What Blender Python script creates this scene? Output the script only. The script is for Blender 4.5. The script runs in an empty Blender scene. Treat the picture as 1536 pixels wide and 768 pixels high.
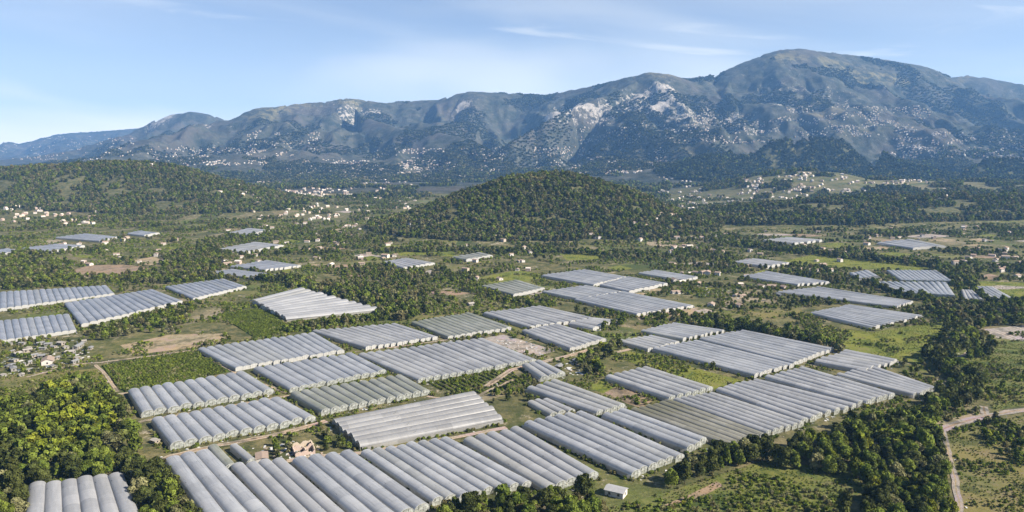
import bpy, math, random
import numpy as np
from mathutils import Matrix, Vector

random.seed(11)
RNG = np.random.default_rng(11)
SC = bpy.context.scene
COL = SC.collection
R = math.radians

# ------------------------------------------------------------------ camera, sky, sun, exposure
CAM_H = 170.0
F = 1097.0                      # focal length in photograph pixels (1536 wide)
HORIZON = 225.0
PITCH = math.atan((384.0 - HORIZON) / F)
cam = bpy.data.cameras.new('camera')
cam.sensor_width = 36.0
cam.lens = 36.0 * F / 1536.0
cam.clip_start = 1.0
cam.clip_end = 60000.0
cam_o = bpy.data.objects.new('camera', cam)
cam_o.location = (0, 0, CAM_H)
cam_o.rotation_euler = (math.pi / 2 - PITCH, 0, 0)
COL.objects.link(cam_o)
SC.camera = cam_o

SUN_EL = 36.0
SUN_AZ = 108.0                  # clockwise from +Y (the view direction): from the right, a little behind the camera
world = bpy.data.worlds.new('World')
SC.world = world
world.use_nodes = True
wn, wl = world.node_tree.nodes, world.node_tree.links
wn.clear()
w_out = wn.new('ShaderNodeOutputWorld')
w_bg = wn.new('ShaderNodeBackground')
w_bg.inputs['Strength'].default_value = 0.056
sky = wn.new('ShaderNodeTexSky')
sky.sky_type = 'NISHITA'
sky.sun_disc = False
sky.sun_elevation = R(SUN_EL)
sky.sun_rotation = R(SUN_AZ)
sky.altitude = 200
sky.air_density = 0.75
sky.dust_density = 0.25
sky.ozone_density = 5.5
# thin cirrus: noise on the direction projected to a high flat layer
tc = wn.new('ShaderNodeTexCoord')
sep = wn.new('ShaderNodeSeparateXYZ')
wl.new(tc.outputs['Generated'], sep.inputs[0])
def wmath(op, a, b=None, clamp=False):
    n = wn.new('ShaderNodeMath'); n.operation = op; n.use_clamp = clamp
    for i, v in enumerate((a, b)):
        if v is None: continue
        if isinstance(v, (int, float)): n.inputs[i].default_value = v
        else: wl.new(v, n.inputs[i])
    return n.outputs[0]
zc = wmath('MAXIMUM', wmath('ADD', sep.outputs['Z'], 0.06), 0.03)
u = wmath('DIVIDE', sep.outputs['X'], zc)
v = wmath('DIVIDE', sep.outputs['Y'], zc)
comb = wn.new('ShaderNodeCombineXYZ')
wl.new(wmath('MULTIPLY', sep.outputs['X'], 1.5), comb.inputs[0]); wl.new(wmath('ADD', wmath('MULTIPLY', sep.outputs['Z'], 5.5), wmath('MULTIPLY', sep.outputs['X'], 0.5)), comb.inputs[1])
wl.new(wmath('ADD', sep.outputs['Y'], 4.3), comb.inputs[2])
n1 = wn.new('ShaderNodeTexNoise'); n1.inputs['Scale'].default_value = 1.7
n1.inputs['Detail'].default_value = 4; n1.inputs['Roughness'].default_value = 0.42; n1.inputs['Distortion'].default_value = 0.5
wl.new(comb.outputs[0], n1.inputs['Vector'])
comb2 = wn.new('ShaderNodeCombineXYZ')
wl.new(wmath('MULTIPLY', sep.outputs['X'], 2.2), comb2.inputs[0]); wl.new(wmath('ADD', wmath('MULTIPLY', sep.outputs['Z'], 17.0), wmath('MULTIPLY', sep.outputs['X'], 1.4)), comb2.inputs[1]); wl.new(wmath('MULTIPLY', sep.outputs['Y'], 1.5), comb2.inputs[2])
n2 = wn.new('ShaderNodeTexNoise'); n2.inputs['Scale'].default_value = 1.6; n2.inputs['Detail'].default_value = 6; n2.inputs['Roughness'].default_value = 0.55; n2.inputs['Distortion'].default_value = 0.9
wl.new(comb2.outputs[0], n2.inputs['Vector'])
def wstep(v_, a_, b_, hi):
    m_ = wn.new('ShaderNodeMapRange'); m_.interpolation_type = 'SMOOTHSTEP'; wl.new(v_, m_.inputs[0])
    m_.inputs[1].default_value = a_; m_.inputs[2].default_value = b_; m_.inputs[3].default_value = 0.0; m_.inputs[4].default_value = hi
    return m_.outputs[0]
# optical depth of the veil; the slanted path near the horizon makes it whiter there
tau = wmath('ADD', wmath('ADD', wstep(n1.outputs[0], 0.36, 0.72, 0.05), wstep(n2.outputs[0], 0.60, 0.78, 0.05)), 0.032)
veil = wmath('SUBTRACT', 1.0, wmath('POWER', 2.718, wmath('MULTIPLY', wmath('DIVIDE', wmath('MULTIPLY', tau, 0.33), wmath('POWER', wmath('MAXIMUM', wmath('ADD', sep.outputs['Z'], 0.03), 0.02), 1.5)), -1.0)), True)
mixc = wn.new('ShaderNodeMix'); mixc.data_type = 'RGBA'
wl.new(veil, mixc.inputs['Factor'])
wl.new(sky.outputs[0], mixc.inputs['A'])
mixc.inputs['B'].default_value = (14.2, 13.2, 10.7, 1)
wl.new(mixc.outputs['Result'], w_bg.inputs['Color'])
wl.new(w_bg.outputs[0], w_out.inputs['Surface'])

sl = bpy.data.lights.new('sun', 'SUN')
sl.energy = 5.0
sl.angle = R(0.53)
sl.color = (1.0, 0.91, 0.78)
sun = bpy.data.objects.new('sun', sl)
az, el = R(SUN_AZ), R(SUN_EL)
to_sun = Vector((math.sin(az) * math.cos(el), math.cos(az) * math.cos(el), math.sin(el)))
sun.rotation_euler = to_sun.to_track_quat('Z', 'Y').to_euler()
sun.location = (0, 0, 3000)
COL.objects.link(sun)

SC.view_settings.view_transform = 'Standard'
SC.view_settings.look = 'None'
SC.view_settings.exposure = 1.25
SC.view_settings.gamma = 1.0
SC.view_settings.use_curve_mapping = False
SC.render.engine = 'CYCLES'
SC.cycles.max_bounces = 6
SC.cycles.diffuse_bounces = 2
SC.cycles.glossy_bounces = 2
SC.cycles.transmission_bounces = 3
SC.cycles.transparent_max_bounces = 8
SC.cycles.volume_bounces = 1
SC.cycles.use_denoising = True
SC.cycles.use_fast_gi = False
HAZE_DENSITY = 5.0e-5

# ------------------------------------------------------------------ photograph pixels to the ground
CP, SP = math.cos(PITCH), math.sin(PITCH)
def ray(px, py):
    a = (np.asarray(px, float) - 768.0) / F
    b = (384.0 - np.asarray(py, float)) / F
    return a, CP + b * SP, -SP + b * CP            # x, y, z of the direction
def at(px, py, z=0.0):                             # the point at height z
    x, y, d = ray(px, py)
    t = (z - CAM_H) / d
    return (float(x * t), float(y * t))
def at_depth(px, py, Y):                           # the point at depth Y
    x, y, d = ray(px, py)
    t = Y / y
    return (float(x * t), float(Y), float(CAM_H + d * t))

# ------------------------------------------------------------------ noise
_TAB = RNG.random((256, 256))
def vnoise(x, y, s=0):
    x = np.asarray(x, float) + s * 37.7; y = np.asarray(y, float) + s * 91.3
    xi, yi = np.floor(x).astype(int), np.floor(y).astype(int)
    fx, fy = x - xi, y - yi
    fx = fx * fx * (3 - 2 * fx); fy = fy * fy * (3 - 2 * fy)
    a = _TAB[xi & 255, yi & 255]; b = _TAB[(xi + 1) & 255, yi & 255]
    c = _TAB[xi & 255, (yi + 1) & 255]; d = _TAB[(xi + 1) & 255, (yi + 1) & 255]
    return (a * (1 - fx) + b * fx) * (1 - fy) + (c * (1 - fx) + d * fx) * fy
def fbm(x, y, o=4, s=0, g=0.5):
    t, a, n = 0, 1, 0
    for i in range(o):
        t = t + a * vnoise(x * 2 ** i, y * 2 ** i, s + i); n += a; a *= g
    return t / n
def ridged(x, y, o=4, s=0):
    t, a, n = 0, 1, 0
    for i in range(o):
        t = t + a * (1 - np.abs(2 * vnoise(x * 2 ** i, y * 2 ** i, s + i) - 1)); n += a; a *= 0.5
    return t / n

# ------------------------------------------------------------------ terrain as a height function
# each ridge: crest points (px, py, depth), half width in m, profile ('m' concave mountain, 'h' rounded hill), region id
RIDGES = [
    ([(-260, 226, 14000), (-120, 220, 14000), (0, 210, 14000), (100, 200, 13600), (215, 192, 13000), (260, 196, 12500), (330, 206, 12000)], 3800, 'm', 4),
    ([(120, 226, 8800), (170, 214, 9000), (205, 194, 9000), (245, 174, 9000), (285, 167, 9000), (312, 170, 9000), (345, 182, 9000), (420, 205, 9000)], 2300, 'm', 4),
    ([(288, 212, 6700), (318, 195, 7100), (345, 180, 7400), (390, 162, 7500), (415, 160, 7500), (440, 156, 7600), (490, 152, 7600), (520, 147, 7600), (545, 150, 7700), (575, 154, 7700),
      (610, 152, 7800), (660, 149, 7700), (685, 141, 7600), (705, 137, 7600), (725, 138, 7600), (770, 141, 7700), (820, 143, 7600)], 3700, 'm', 4),
    ([(820, 143, 7600), (850, 137, 7300), (900, 127, 7000), (950, 114, 6700), (975, 109, 6600), (1000, 111, 6600), (1030, 119, 6700), (1060, 115, 6800),
      (1100, 100, 6800), (1150, 80, 6800), (1170, 75, 6800), (1195, 73, 6800), (1230, 77, 6900), (1300, 86, 7000), (1370, 96, 7100), (1400, 105, 7200), (1425, 116, 7300)], 3500, 'm', 4),
    ([(1400, 119, 7700), (1450, 112, 7700), (1480, 117, 7700), (1510, 124, 7700), (1536, 132, 7700), (1620, 152, 7600), (1760, 190, 7600), (2000, 215, 7600)], 3700, 'm', 4),
    # spurs running down towards the valley
    ([(520, 149, 7500), (545, 175, 6700), (600, 193, 6100), (660, 199, 5700), (705, 210, 5300), (745, 232, 4900)], 1150, 'm', 4),
    ([(705, 139, 7500), (712, 160, 6900), (728, 190, 6300), (742, 210, 5900)], 1100, 'm', 4),
    ([(975, 111, 6500), (920, 140, 6100), (862, 160, 5800), (815, 184, 5500), (770, 212, 5200)], 1100, 'm', 4),
    ([(975, 111, 6500), (1000, 145, 5900), (1022, 172, 5450)], 850, 'm', 4),
    ([(1195, 75, 6700), (1200, 105, 6200), (1222, 140, 5700), (1240, 165, 5350)], 900, 'm', 4),
    ([(1100, 102, 6700), (1090, 135, 6100), (1105, 165, 5550)], 800, 'm', 4),
    ([(1300, 88, 6900), (1360, 130, 6200), (1405, 160, 5700)], 950, 'm', 4),
    ([(1480, 119, 7600), (1510, 150, 6800), (1540, 185, 6000)], 1200, 'm', 4),
    ([(390, 164, 7400), (372, 190, 6800), (352, 215, 6200), (335, 236, 5600)], 1100, 'm', 4),
    ([(440, 158, 7500), (452, 188, 6800), (470, 215, 6000), (492, 236, 5300)], 1100, 'm', 4),
    ([(285, 169, 8900), (255, 195, 8200), (230, 215, 7400), (215, 230, 6600)], 1200, 'm', 4),
    # hills of the valley
    ([(762, 281, 1640), (798, 265, 1650), (833, 263, 1660), (868, 270, 1660)], 365, 'd', 1),
    ([(600, 345, 1560), (680, 326, 1600), (775, 292, 1650)], 160, 'h', 1),
    ([(880, 276, 1660), (960, 312, 1680), (1040, 342, 1690)], 160, 'h', 1),
    ([(-200, 268, 2500), (-80, 262, 2500), (0, 256, 2500), (60, 250, 2450), (110, 248, 2420), (150, 245, 2400), (195, 244.5, 2400), (235, 248, 2370), (275, 260, 2330), (315, 280, 2250)], 440, 'd', 2),
    ([(1010, 258, 4000), (1060, 240, 3950), (1110, 222, 3900), (1160, 211, 3900), (1205, 207.5, 3900), (1260, 210, 3900), (1310, 219, 3800), (1360, 234, 3750), (1420, 259, 3600)], 820, 'd', 3),
    ([(1420, 248, 3700), (1480, 241, 3600), (1560, 239, 3600), (1750, 236, 3600)], 650, 'd', 3),
    ([(1160, 266, 2900), (1195, 257, 2850), (1235, 258, 2800), (1300, 268, 2750), (1400, 272, 2700), (1500, 274, 2700), (1700, 274, 2700)], 520, 'd', 5),
    ([(1110, 327, 1760), (1190, 309, 1860), (1300, 300, 1950), (1440, 293, 2000), (1620, 293, 2000)], 330, 'd', 5),
]
for rd in RIDGES:
    pass
_RD = [([at_depth(*p) for p in pts], w, prof, reg) for pts, w, prof, reg in RIDGES]

def height(x, y, region=False):
    x = np.asarray(x, float).ravel(); y = np.asarray(y, float).ravel()
    best = np.zeros_like(x); reg = np.zeros(x.shape, int); crest = np.ones_like(x)
    # wander: bends the flanks so that the outlines are not swept pipes
    wx = x + 170 * (fbm(x / 620, y / 620, 3, 3) - 0.5) * np.clip((y - 2600) / 1500, 0, 1)
    wy = y + 170 * (fbm(x / 620, y / 620, 3, 7) - 0.5) * np.clip((y - 2600) / 1500, 0, 1)
    for pts, w, prof, rg in _RD:
        P = np.array(pts)
        lo, hi = P.min(0), P.max(0)
        m = (x > lo[0] - w - 200) & (x < hi[0] + w + 200) & (y > lo[1] - w - 200) & (y < hi[1] + w + 200)
        if not m.any(): continue
        ax, ay = wx[m], wy[m]
        xs, ys = x[m], y[m]
        z = np.zeros(ax.shape); tt = np.ones(ax.shape)
        for (x0, y0, z0), (x1, y1, z1) in zip(pts[:-1], pts[1:]):
            dx, dy = x1 - x0, y1 - y0
            t = np.clip(((xs - x0) * dx + (ys - y0) * dy) / (dx * dx + dy * dy), 0, 1)
            lx = 1.9 if w > 2000 else 1.0                                  # long ranges drop faster sideways than towards the valley
            dc = np.hypot((xs - (x0 + t * dx)) * lx, ys - (y0 + t * dy))          # true distance: keeps the crest in place
            t2 = np.clip(((ax - x0) * dx + (ay - y0) * dy) / (dx * dx + dy * dy), 0, 1)
            dw = np.hypot((ax - (x0 + t2 * dx)) * lx, ay - (y0 + t2 * dy))
            k = np.clip(dc / 350.0, 0, 1)
            d = np.clip((dc * (1 - k) + dw * k) / w, 0, 1)
            zc_ = z0 + t * (z1 - z0)
            if prof == 'm':
                q = np.sqrt(d * d + 0.0016) - 0.04
                f = np.clip(1 - q, 0, 1) ** 1.55
            elif prof == 'd':
                f = 0.5 + 0.5 * np.cos(np.pi * np.clip(d, 0, 1) ** 0.92)
            else:
                f = np.clip(1 - d * d, 0, 1) ** 2
            zz = zc_ * f
            up = zz > z
            z = np.where(up, zz, z); tt = np.where(up, d, tt)
        b = best[m]; up = z > b + 0.5
        best[m] = np.where(up, z, b)
        rr = reg[m]; rr[up & (z > 4)] = rg; reg[m] = rr
        c = crest[m]; crest[m] = np.where(up, tt, c)
    # gullies and shoulders: none on the crests, none on the valley floor
    far = np.clip((y - 2700) / 1200, 0, 1)
    mid = np.clip(best / 260.0, 0, 1) * np.clip(crest * 4.5, 0, 1)
    g = -np.clip(0.80 - ridged(x / 900 + y / 5200, y / 2100, 4, 21), 0, 1) * 520 - np.clip(0.78 - ridged(x / 330, y / 520, 3, 31), 0, 1) * 190 + (fbm(x / 110, y / 130, 3, 41) - 0.62) * 44
    near = np.clip(best / 40.0, 0, 1)
    g2 = (fbm(x / 120, y / 120, 3, 51) - 0.5) * 13
    crag = ((fbm(x / 60, y / 60, 2, 61) - 0.5) * 16 - np.clip(0.75 - ridged(x / 150, y / 190, 3, 65), 0, 1) * 42 * np.clip(crest * 5, 0, 1)) * np.clip(best / 400, 0, 1)
    z = best + g * mid * far + g2 * near * np.clip(crest * 4, 0.15, 1) * (1 - 0.6 * far) + crag
    z = np.where(best > 0.5, np.maximum(z, 0.02 + best * 0.25), 0.0)
    return (z, reg) if region else z

_PA = np.radians(np.linspace(-39, 39, 640))
_PR = np.concatenate([[2.0], np.geomspace(60, 1150, 40)[:-1], np.linspace(1150, 2900, 190)[:-1], np.linspace(2900, 8200, 330)[:-1], np.linspace(8200, 16000, 80)])
def _polar(ang):
    A, Rr = np.meshgrid(ang, _PR)
    X, Y = Rr * np.sin(A), Rr * np.cos(A)
    Z, G = height(X, Y, True)
    return X, Y, Z.reshape(X.shape), G.reshape(X.shape)
_TX, _TY, _TZ, _TG = _polar(_PA)
def hit(px, py):
    """Where the line of sight of photograph pixels meets the terrain (arrays)."""
    px = np.atleast_1d(np.asarray(px, float)); py = np.atleast_1d(np.asarray(py, float))
    a, b, c = ray(px, py)
    hor = np.hypot(a, b); col = np.clip(np.searchsorted(_PA, np.arctan2(a, b)), 0, len(_PA) - 1)
    zr = CAM_H + (c / hor)[None, :] * _PR[:, None]
    under = (zr <= _TZ[:, col]) & (_PR > 200)[:, None]
    k = under.argmax(0); r_ = _PR[k] - 0.5 * (_PR[k] - _PR[np.maximum(k - 1, 0)])
    r_ = np.where(under.any(0), r_, np.nan)
    return a / hor * r_, b / hor * r_

# ------------------------------------------------------------------ small helpers
def new_mesh(name, verts, faces, mats, mat_idx=None, smooth=False, fattr=None):
    me = bpy.data.meshes.new(name)
    me.from_pydata([tuple(map(float, p)) for p in verts] if not isinstance(verts, list) else verts, [], faces)
    for m in (mats if isinstance(mats, (list, tuple)) else [mats]): me.materials.append(m)
    if mat_idx is not None: me.polygons.foreach_set('material_index', mat_idx)
    if smooth: me.polygons.foreach_set('use_smooth', [True] * len(me.polygons))
    if fattr:
        for k, vals in fattr.items():
            at_ = me.attributes.new(k, 'FLOAT', 'FACE'); at_.data.foreach_set('value', vals)
    me.update()
    return me
def link(name, data, parent=None, loc=None, rz=None, scale=None):
    o = bpy.data.objects.new(name, data); COL.objects.link(o)
    if parent is not None: o.parent = parent
    if loc is not None: o.location = loc
    if rz is not None: o.rotation_euler = (0, 0, rz)
    if scale is not None: o.scale = scale
    return o
def tag(o, label, cat, group=None, kind=None):
    o['label'] = label; o['category'] = cat
    if group: o['group'] = group
    if kind: o['kind'] = kind
    return o
def structure(o, label=None):
    o['kind'] = 'structure'
    if label: o['label'] = label
    return o
class MB:
    def __init__(s): s.v, s.f, s.m = [], [], []
    def face(s, pts, m=0):
        i = len(s.v); s.v += [tuple(p) for p in pts]; s.f.append(tuple(range(i, i + len(pts)))); s.m.append(m)
    def box(s, x0, x1, y0, y1, z0, z1, m=0):
        i = len(s.v)
        s.v += [(x, y, z) for z in (z0, z1) for y in (y0, y1) for x in (x0, x1)]
        for q in ((0, 2, 3, 1), (4, 5, 7, 6), (0, 1, 5, 4), (2, 6, 7, 3), (1, 3, 7, 5), (0, 4, 6, 2)):
            s.f.append(tuple(i + k for k in q)); s.m.append(m)
    def bar(s, p, q, r, n=5, r2=None, m=0):
        p, q = Vector(p), Vector(q); d = (q - p).normalized()
        a = d.orthogonal().normalized(); b = d.cross(a); i = len(s.v); r2 = r if r2 is None else r2
        for c, rr in ((p, r), (q, r2)):
            for k in range(n):
                t = 2 * math.pi * k / n; s.v.append(tuple(c + (a * math.cos(t) + b * math.sin(t)) * rr))
        for k in range(n):
            s.f.append((i + k, i + (k + 1) % n, i + n + (k + 1) % n, i + n + k)); s.m.append(m)
    def mesh(s, name, mats, smooth=False): return new_mesh(name, s.v, s.f, mats, s.m, smooth)
def in_poly(x, y, poly):
    x = np.asarray(x); y = np.asarray(y); ins = np.zeros(x.shape, bool); n = len(poly)
    for i in range(n):
        x0, y0 = poly[i]; x1, y1 = poly[(i + 1) % n]
        if y0 == y1: continue
        c = ((y0 > y) != (y1 > y)) & (x < (x1 - x0) * (y - y0) / (y1 - y0) + x0)
        ins ^= c
    return ins
def near_line(x, y, line, w):
    m = np.zeros(x.shape, bool)
    for (x0, y0), (x1, y1) in zip(line[:-1], line[1:]):
        dx, dy = x1 - x0, y1 - y0
        t = np.clip(((x - x0) * dx + (y - y0) * dy) / (dx * dx + dy * dy + 1e-9), 0, 1)
        m |= np.hypot(x - x0 - t * dx, y - y0 - t * dy) < w
    return m
def grow(poly, d):
    cx = sum(p[0] for p in poly) / len(poly); cy = sum(p[1] for p in poly) / len(poly)
    out = []
    for x, y in poly:
        l = math.hypot(x - cx, y - cy); out.append((cx + (x - cx) * (l + d) / l, cy + (y - cy) * (l + d) / l))
    return out

# ------------------------------------------------------------------ materials
class NT:
    def __init__(s, name):
        s.mat = bpy.data.materials.new(name); s.mat.use_nodes = True
        s.n, s.l = s.mat.node_tree.nodes, s.mat.node_tree.links; s.n.clear()
        s.out = s.n.new('ShaderNodeOutputMaterial')
    def put(s, sock, v):
        if isinstance(v, (int, float)): sock.default_value = v
        elif isinstance(v, (tuple, list)): sock.default_value = (*v, 1) if len(v) == 3 and sock.type == 'RGBA' else v
        else: s.l.new(v, sock)
    def math(s, op, a, b=None, clamp=False):
        n = s.n.new('ShaderNodeMath'); n.operation = op; n.use_clamp = clamp; s.put(n.inputs[0], a)
        if b is not None: s.put(n.inputs[1], b)
        return n.outputs[0]
    def mix(s, f, a, b, mode='MIX'):
        n = s.n.new('ShaderNodeMix'); n.data_type = 'RGBA'; n.blend_type = mode
        s.put(n.inputs['Factor'], f); s.put(n.inputs['A'], a); s.put(n.inputs['B'], b); return n.outputs['Result']
    def noise(s, vec, scale, detail=4, rough=0.55, col=False, dist=0.0):
        n = s.n.new('ShaderNodeTexNoise'); n.inputs['Scale'].default_value = scale; n.inputs['Detail'].default_value = detail
        n.inputs['Roughness'].default_value = rough; n.inputs['Distortion'].default_value = dist; s.l.new(vec, n.inputs['Vector'])
        return n.outputs[1 if col else 0]
    def voro(s, vec, scale, out='Color', feature='F1'):
        n = s.n.new('ShaderNodeTexVoronoi'); n.feature = feature; n.inputs['Scale'].default_value = scale; s.l.new(vec, n.inputs['Vector']); return n.outputs[out]
    def step(s, v, a, b, lo=0.0, hi=1.0):
        n = s.n.new('ShaderNodeMapRange'); n.interpolation_type = 'SMOOTHSTEP'
        s.put(n.inputs[0], v); n.inputs[1].default_value = a; n.inputs[2].default_value = b; n.inputs[3].default_value = lo; n.inputs[4].default_value = hi
        return n.outputs[0]
    def ramp(s, v, stops, const=False):
        n = s.n.new('ShaderNodeValToRGB'); e = n.color_ramp.elements
        if const: n.color_ramp.interpolation = 'CONSTANT'
        while len(e) < len(stops): e.new(0.5)
        for el_, (p, c) in zip(e, stops): el_.position = p; el_.color = (*c, 1)
        s.l.new(v, n.inputs[0]); return n.outputs[0]
    def pos(s): return s.n.new('ShaderNodeNewGeometry').outputs['Position']
    def obj(s): return s.n.new('ShaderNodeTexCoord').outputs['Object']
    def rand(s): return s.n.new('ShaderNodeObjectInfo').outputs['Random']
    def attr(s, name): n = s.n.new('ShaderNodeAttribute'); n.attribute_name = name; return n.outputs['Fac']
    def mapping(s, vec, scale=(1, 1, 1), rot=(0, 0, 0)):
        n = s.n.new('ShaderNodeMapping'); n.inputs['Scale'].default_value = scale; n.inputs['Rotation'].default_value = rot; s.l.new(vec, n.inputs[0]); return n.outputs[0]
    def bump(s, h, strength, dist):
        n = s.n.new('ShaderNodeBump'); n.inputs['Strength'].default_value = strength; n.inputs['Distance'].default_value = dist; s.l.new(h, n.inputs['Height']); return n.outputs[0]
    def pbr(s, col, rough=0.8, normal=None, spec=0.3, metal=0.0):
        n = s.n.new('ShaderNodeBsdfPrincipled'); s.put(n.inputs['Base Color'], col); s.put(n.inputs['Roughness'], rough)
        n.inputs['Specular IOR Level'].default_value = spec; n.inputs['Metallic'].default_value = metal
        if normal is not None: s.l.new(normal, n.inputs['Normal'])
        return n.outputs[0]
    def shader_mix(s, f, a, b):
        n = s.n.new('ShaderNodeMixShader'); s.put(n.inputs[0], f); s.l.new(a, n.inputs[1]); s.l.new(b, n.inputs[2]); return n.outputs[0]
    def done(s, sh): s.l.new(sh, s.out.inputs['Surface']); return s.mat

def m_plain(name, col, rough=0.7, var=0.15, scale=0.8, metal=0.0, spec=0.3):
    t = NT(name); f = t.noise(t.obj(), scale, 5)
    c = t.mix(f, tuple(x * (1 - var) for x in col), tuple(min(1, x * (1 + var)) for x in col))
    return t.done(t.pbr(c, rough, metal=metal, spec=spec))
def m_leaf(name, a, b):
    t = NT(name)
    c = t.mix(t.rand(), a, b)
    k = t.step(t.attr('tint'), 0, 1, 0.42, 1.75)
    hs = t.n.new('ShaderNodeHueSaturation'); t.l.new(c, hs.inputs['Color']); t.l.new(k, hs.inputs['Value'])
    d = t.pbr(hs.outputs[0], 0.8, spec=0.08)
    tr = t.n.new('ShaderNodeBsdfTranslucent'); t.l.new(hs.outputs[0], tr.inputs[0])
    return t.done(t.shader_mix(0.22, d, tr.outputs[0]))
LEAF = {
    'dark':   m_leaf('leaves_dark_green', (0.042, 0.054, 0.014), (0.088, 0.098, 0.026)),
    'mid':    m_leaf('leaves_mid_green', (0.076, 0.104, 0.016), (0.132, 0.158, 0.026)),
    'yellow': m_leaf('leaves_yellow_green', (0.112, 0.138, 0.014), (0.165, 0.175, 0.020)),
    'olive':  m_leaf('leaves_grey_olive', (0.105, 0.108, 0.046), (0.165, 0.158, 0.072)),
    'brown':  m_leaf('leaves_dry_brown', (0.105, 0.096, 0.040), (0.150, 0.132, 0.055)),
    'maquis': m_leaf('leaves_evergreen_scrub', (0.020, 0.030, 0.016), (0.040, 0.050, 0.024)),
}
BARK = m_plain('bark', (0.09, 0.07, 0.05), 0.9)

def m_film(name, a, b, rough=0.38, dirt=(0.27, 0.245, 0.15), dirt_amt=0.5, spec=0.5, tint=None, tint_amt=0.0):
    t = NT(name); o = t.obj(); r = t.rand()
    long_ = t.mapping(o, (0.9, 0.05, 0.4))
    streak = t.noise(long_, 1.1, 6, 0.65)
    patch = t.noise(t.mapping(o, (0.06, 0.035, 0.1)), 1.0, 4, 0.6)
    cross = t.noise(t.mapping(o, (0.12, 1.3, 0.1)), 1.0, 4, 0.75)
    f = t.math('ADD', t.math('MULTIPLY', streak, 0.40), t.math('ADD', t.math('MULTIPLY', patch, 0.35), t.math('MULTIPLY', cross, 0.25)))
    f = t.step(f, 0.38, 0.62)
    c = t.mix(t.math('ADD', t.math('MULTIPLY', f, 0.58), t.math('MULTIPLY', r, 0.42)), a, b)
    sp = t.n.new('ShaderNodeSeparateXYZ'); t.l.new(o, sp.inputs[0])
    ds = t.math('MULTIPLY', t.step(t.math('ADD', sp.outputs[2], t.math('MULTIPLY', streak, 1.6)), 3.5, 2.3), dirt_amt)
    c = t.mix(ds, c, dirt)
    if tint: c = t.mix(t.math('MULTIPLY', t.step(t.noise(t.mapping(o, (0.35, 0.02, 0.2)), 1.0, 3), 0.42, 0.62), tint_amt), c, tint)
    wn_ = t.n.new('ShaderNodeTexWhiteNoise'); wn_.noise_dimensions = '2D'
    cb = t.n.new('ShaderNodeCombineXYZ'); t.put(cb.inputs[0], t.math('FLOOR', t.math('ADD', t.math('DIVIDE', sp.outputs[1], 11.0), t.math('MULTIPLY', r, 7.0)))); t.put(cb.inputs[1], t.math('FLOOR', t.math('MULTIPLY', r, 97.0)))
    t.l.new(cb.outputs[0], wn_.inputs['Vector'])
    c = t.mix(t.step(wn_.outputs['Value'], 0.70, 0.75, 0, 0.22), c, tuple(x * 0.75 for x in a))
    c = t.mix(t.step(wn_.outputs['Value'], 0.16, 0.12, 0, 0.25), c, tuple(min(0.7, x * 1.18) for x in b))
    c = t.mix(t.step(r, 0.84, 0.94, 0, 0.3), c, (0.37, 0.36, 0.29))
    c = t.mix(t.step(t.noise(t.mapping(o, (1.0, 0.45, 0.6)), 0.55, 3, 0.5), 0.71, 0.75, 0, 0.75), c, (0.10, 0.105, 0.10))
    rg_ = t.math('ADD', rough, t.math('MULTIPLY', streak, 0.18))
    d = t.pbr(c, rg_, spec=spec)
    tr = t.n.new('ShaderNodeBsdfTranslucent'); t.l.new(c, tr.inputs[0])
    return t.done(t.shader_mix(0.45, d, tr.outputs[0]))
FILM = {
    'clear': m_film('greenhouse_film_clear', (0.35, 0.364, 0.39), (0.62, 0.63, 0.645), 0.20, spec=0.9),
    'white': m_film('greenhouse_film_white', (0.38, 0.387, 0.40), (0.58, 0.58, 0.585), 0.30, spec=0.7),
    'grey':  m_film('greenhouse_film_grey', (0.34, 0.347, 0.36), (0.61, 0.61, 0.61), 0.28, dirt_amt=0.35, spec=0.7),
    'dull':  m_film('greenhouse_film_dull', (0.29, 0.292, 0.298), (0.48, 0.478, 0.475), 0.32, dirt_amt=0.3),
    'green': m_film('greenhouse_net_green', (0.29, 0.305, 0.265), (0.48, 0.485, 0.45), 0.45, tint=(0.20, 0.225, 0.13), tint_amt=0.55),
    'tan':   m_film('greenhouse_net_tan', (0.29, 0.28, 0.23), (0.48, 0.465, 0.41), 0.45, tint=(0.21, 0.205, 0.12), tint_amt=0.75),
    'blue':  m_film('greenhouse_film_blue', (0.31, 0.33, 0.37), (0.54, 0.55, 0.58), 0.2, spec=0.9),
}
def m_end(name):
    t = NT(name); o = t.obj()
    c = t.mix(t.noise(o, 0.7, 5), (0.30, 0.33, 0.29), (0.58, 0.59, 0.56))
    d = t.pbr(c, 0.4, spec=0.5)
    tp = t.n.new('ShaderNodeBsdfTransparent')
    return t.done(t.shader_mix(t.step(t.noise(o, 0.5, 4), 0.35, 0.65, 0.3, 0.8), d, tp.outputs[0]))
END_FILM = m_end('greenhouse_end_film')
END_PALE = m_plain('pale_draped_film', (0.36, 0.355, 0.335), 0.6, 0.45, 1.2)
FRAME = m_plain('pale_metal_frame', (0.50, 0.50, 0.47), 0.5, metal=0.3)
GUTTER = m_plain('weathered_gutter', (0.40, 0.37, 0.27), 0.7, 0.3)
CROP = m_leaf('crop_leaves', (0.05, 0.09, 0.02), (0.09, 0.13, 0.03))

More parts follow.
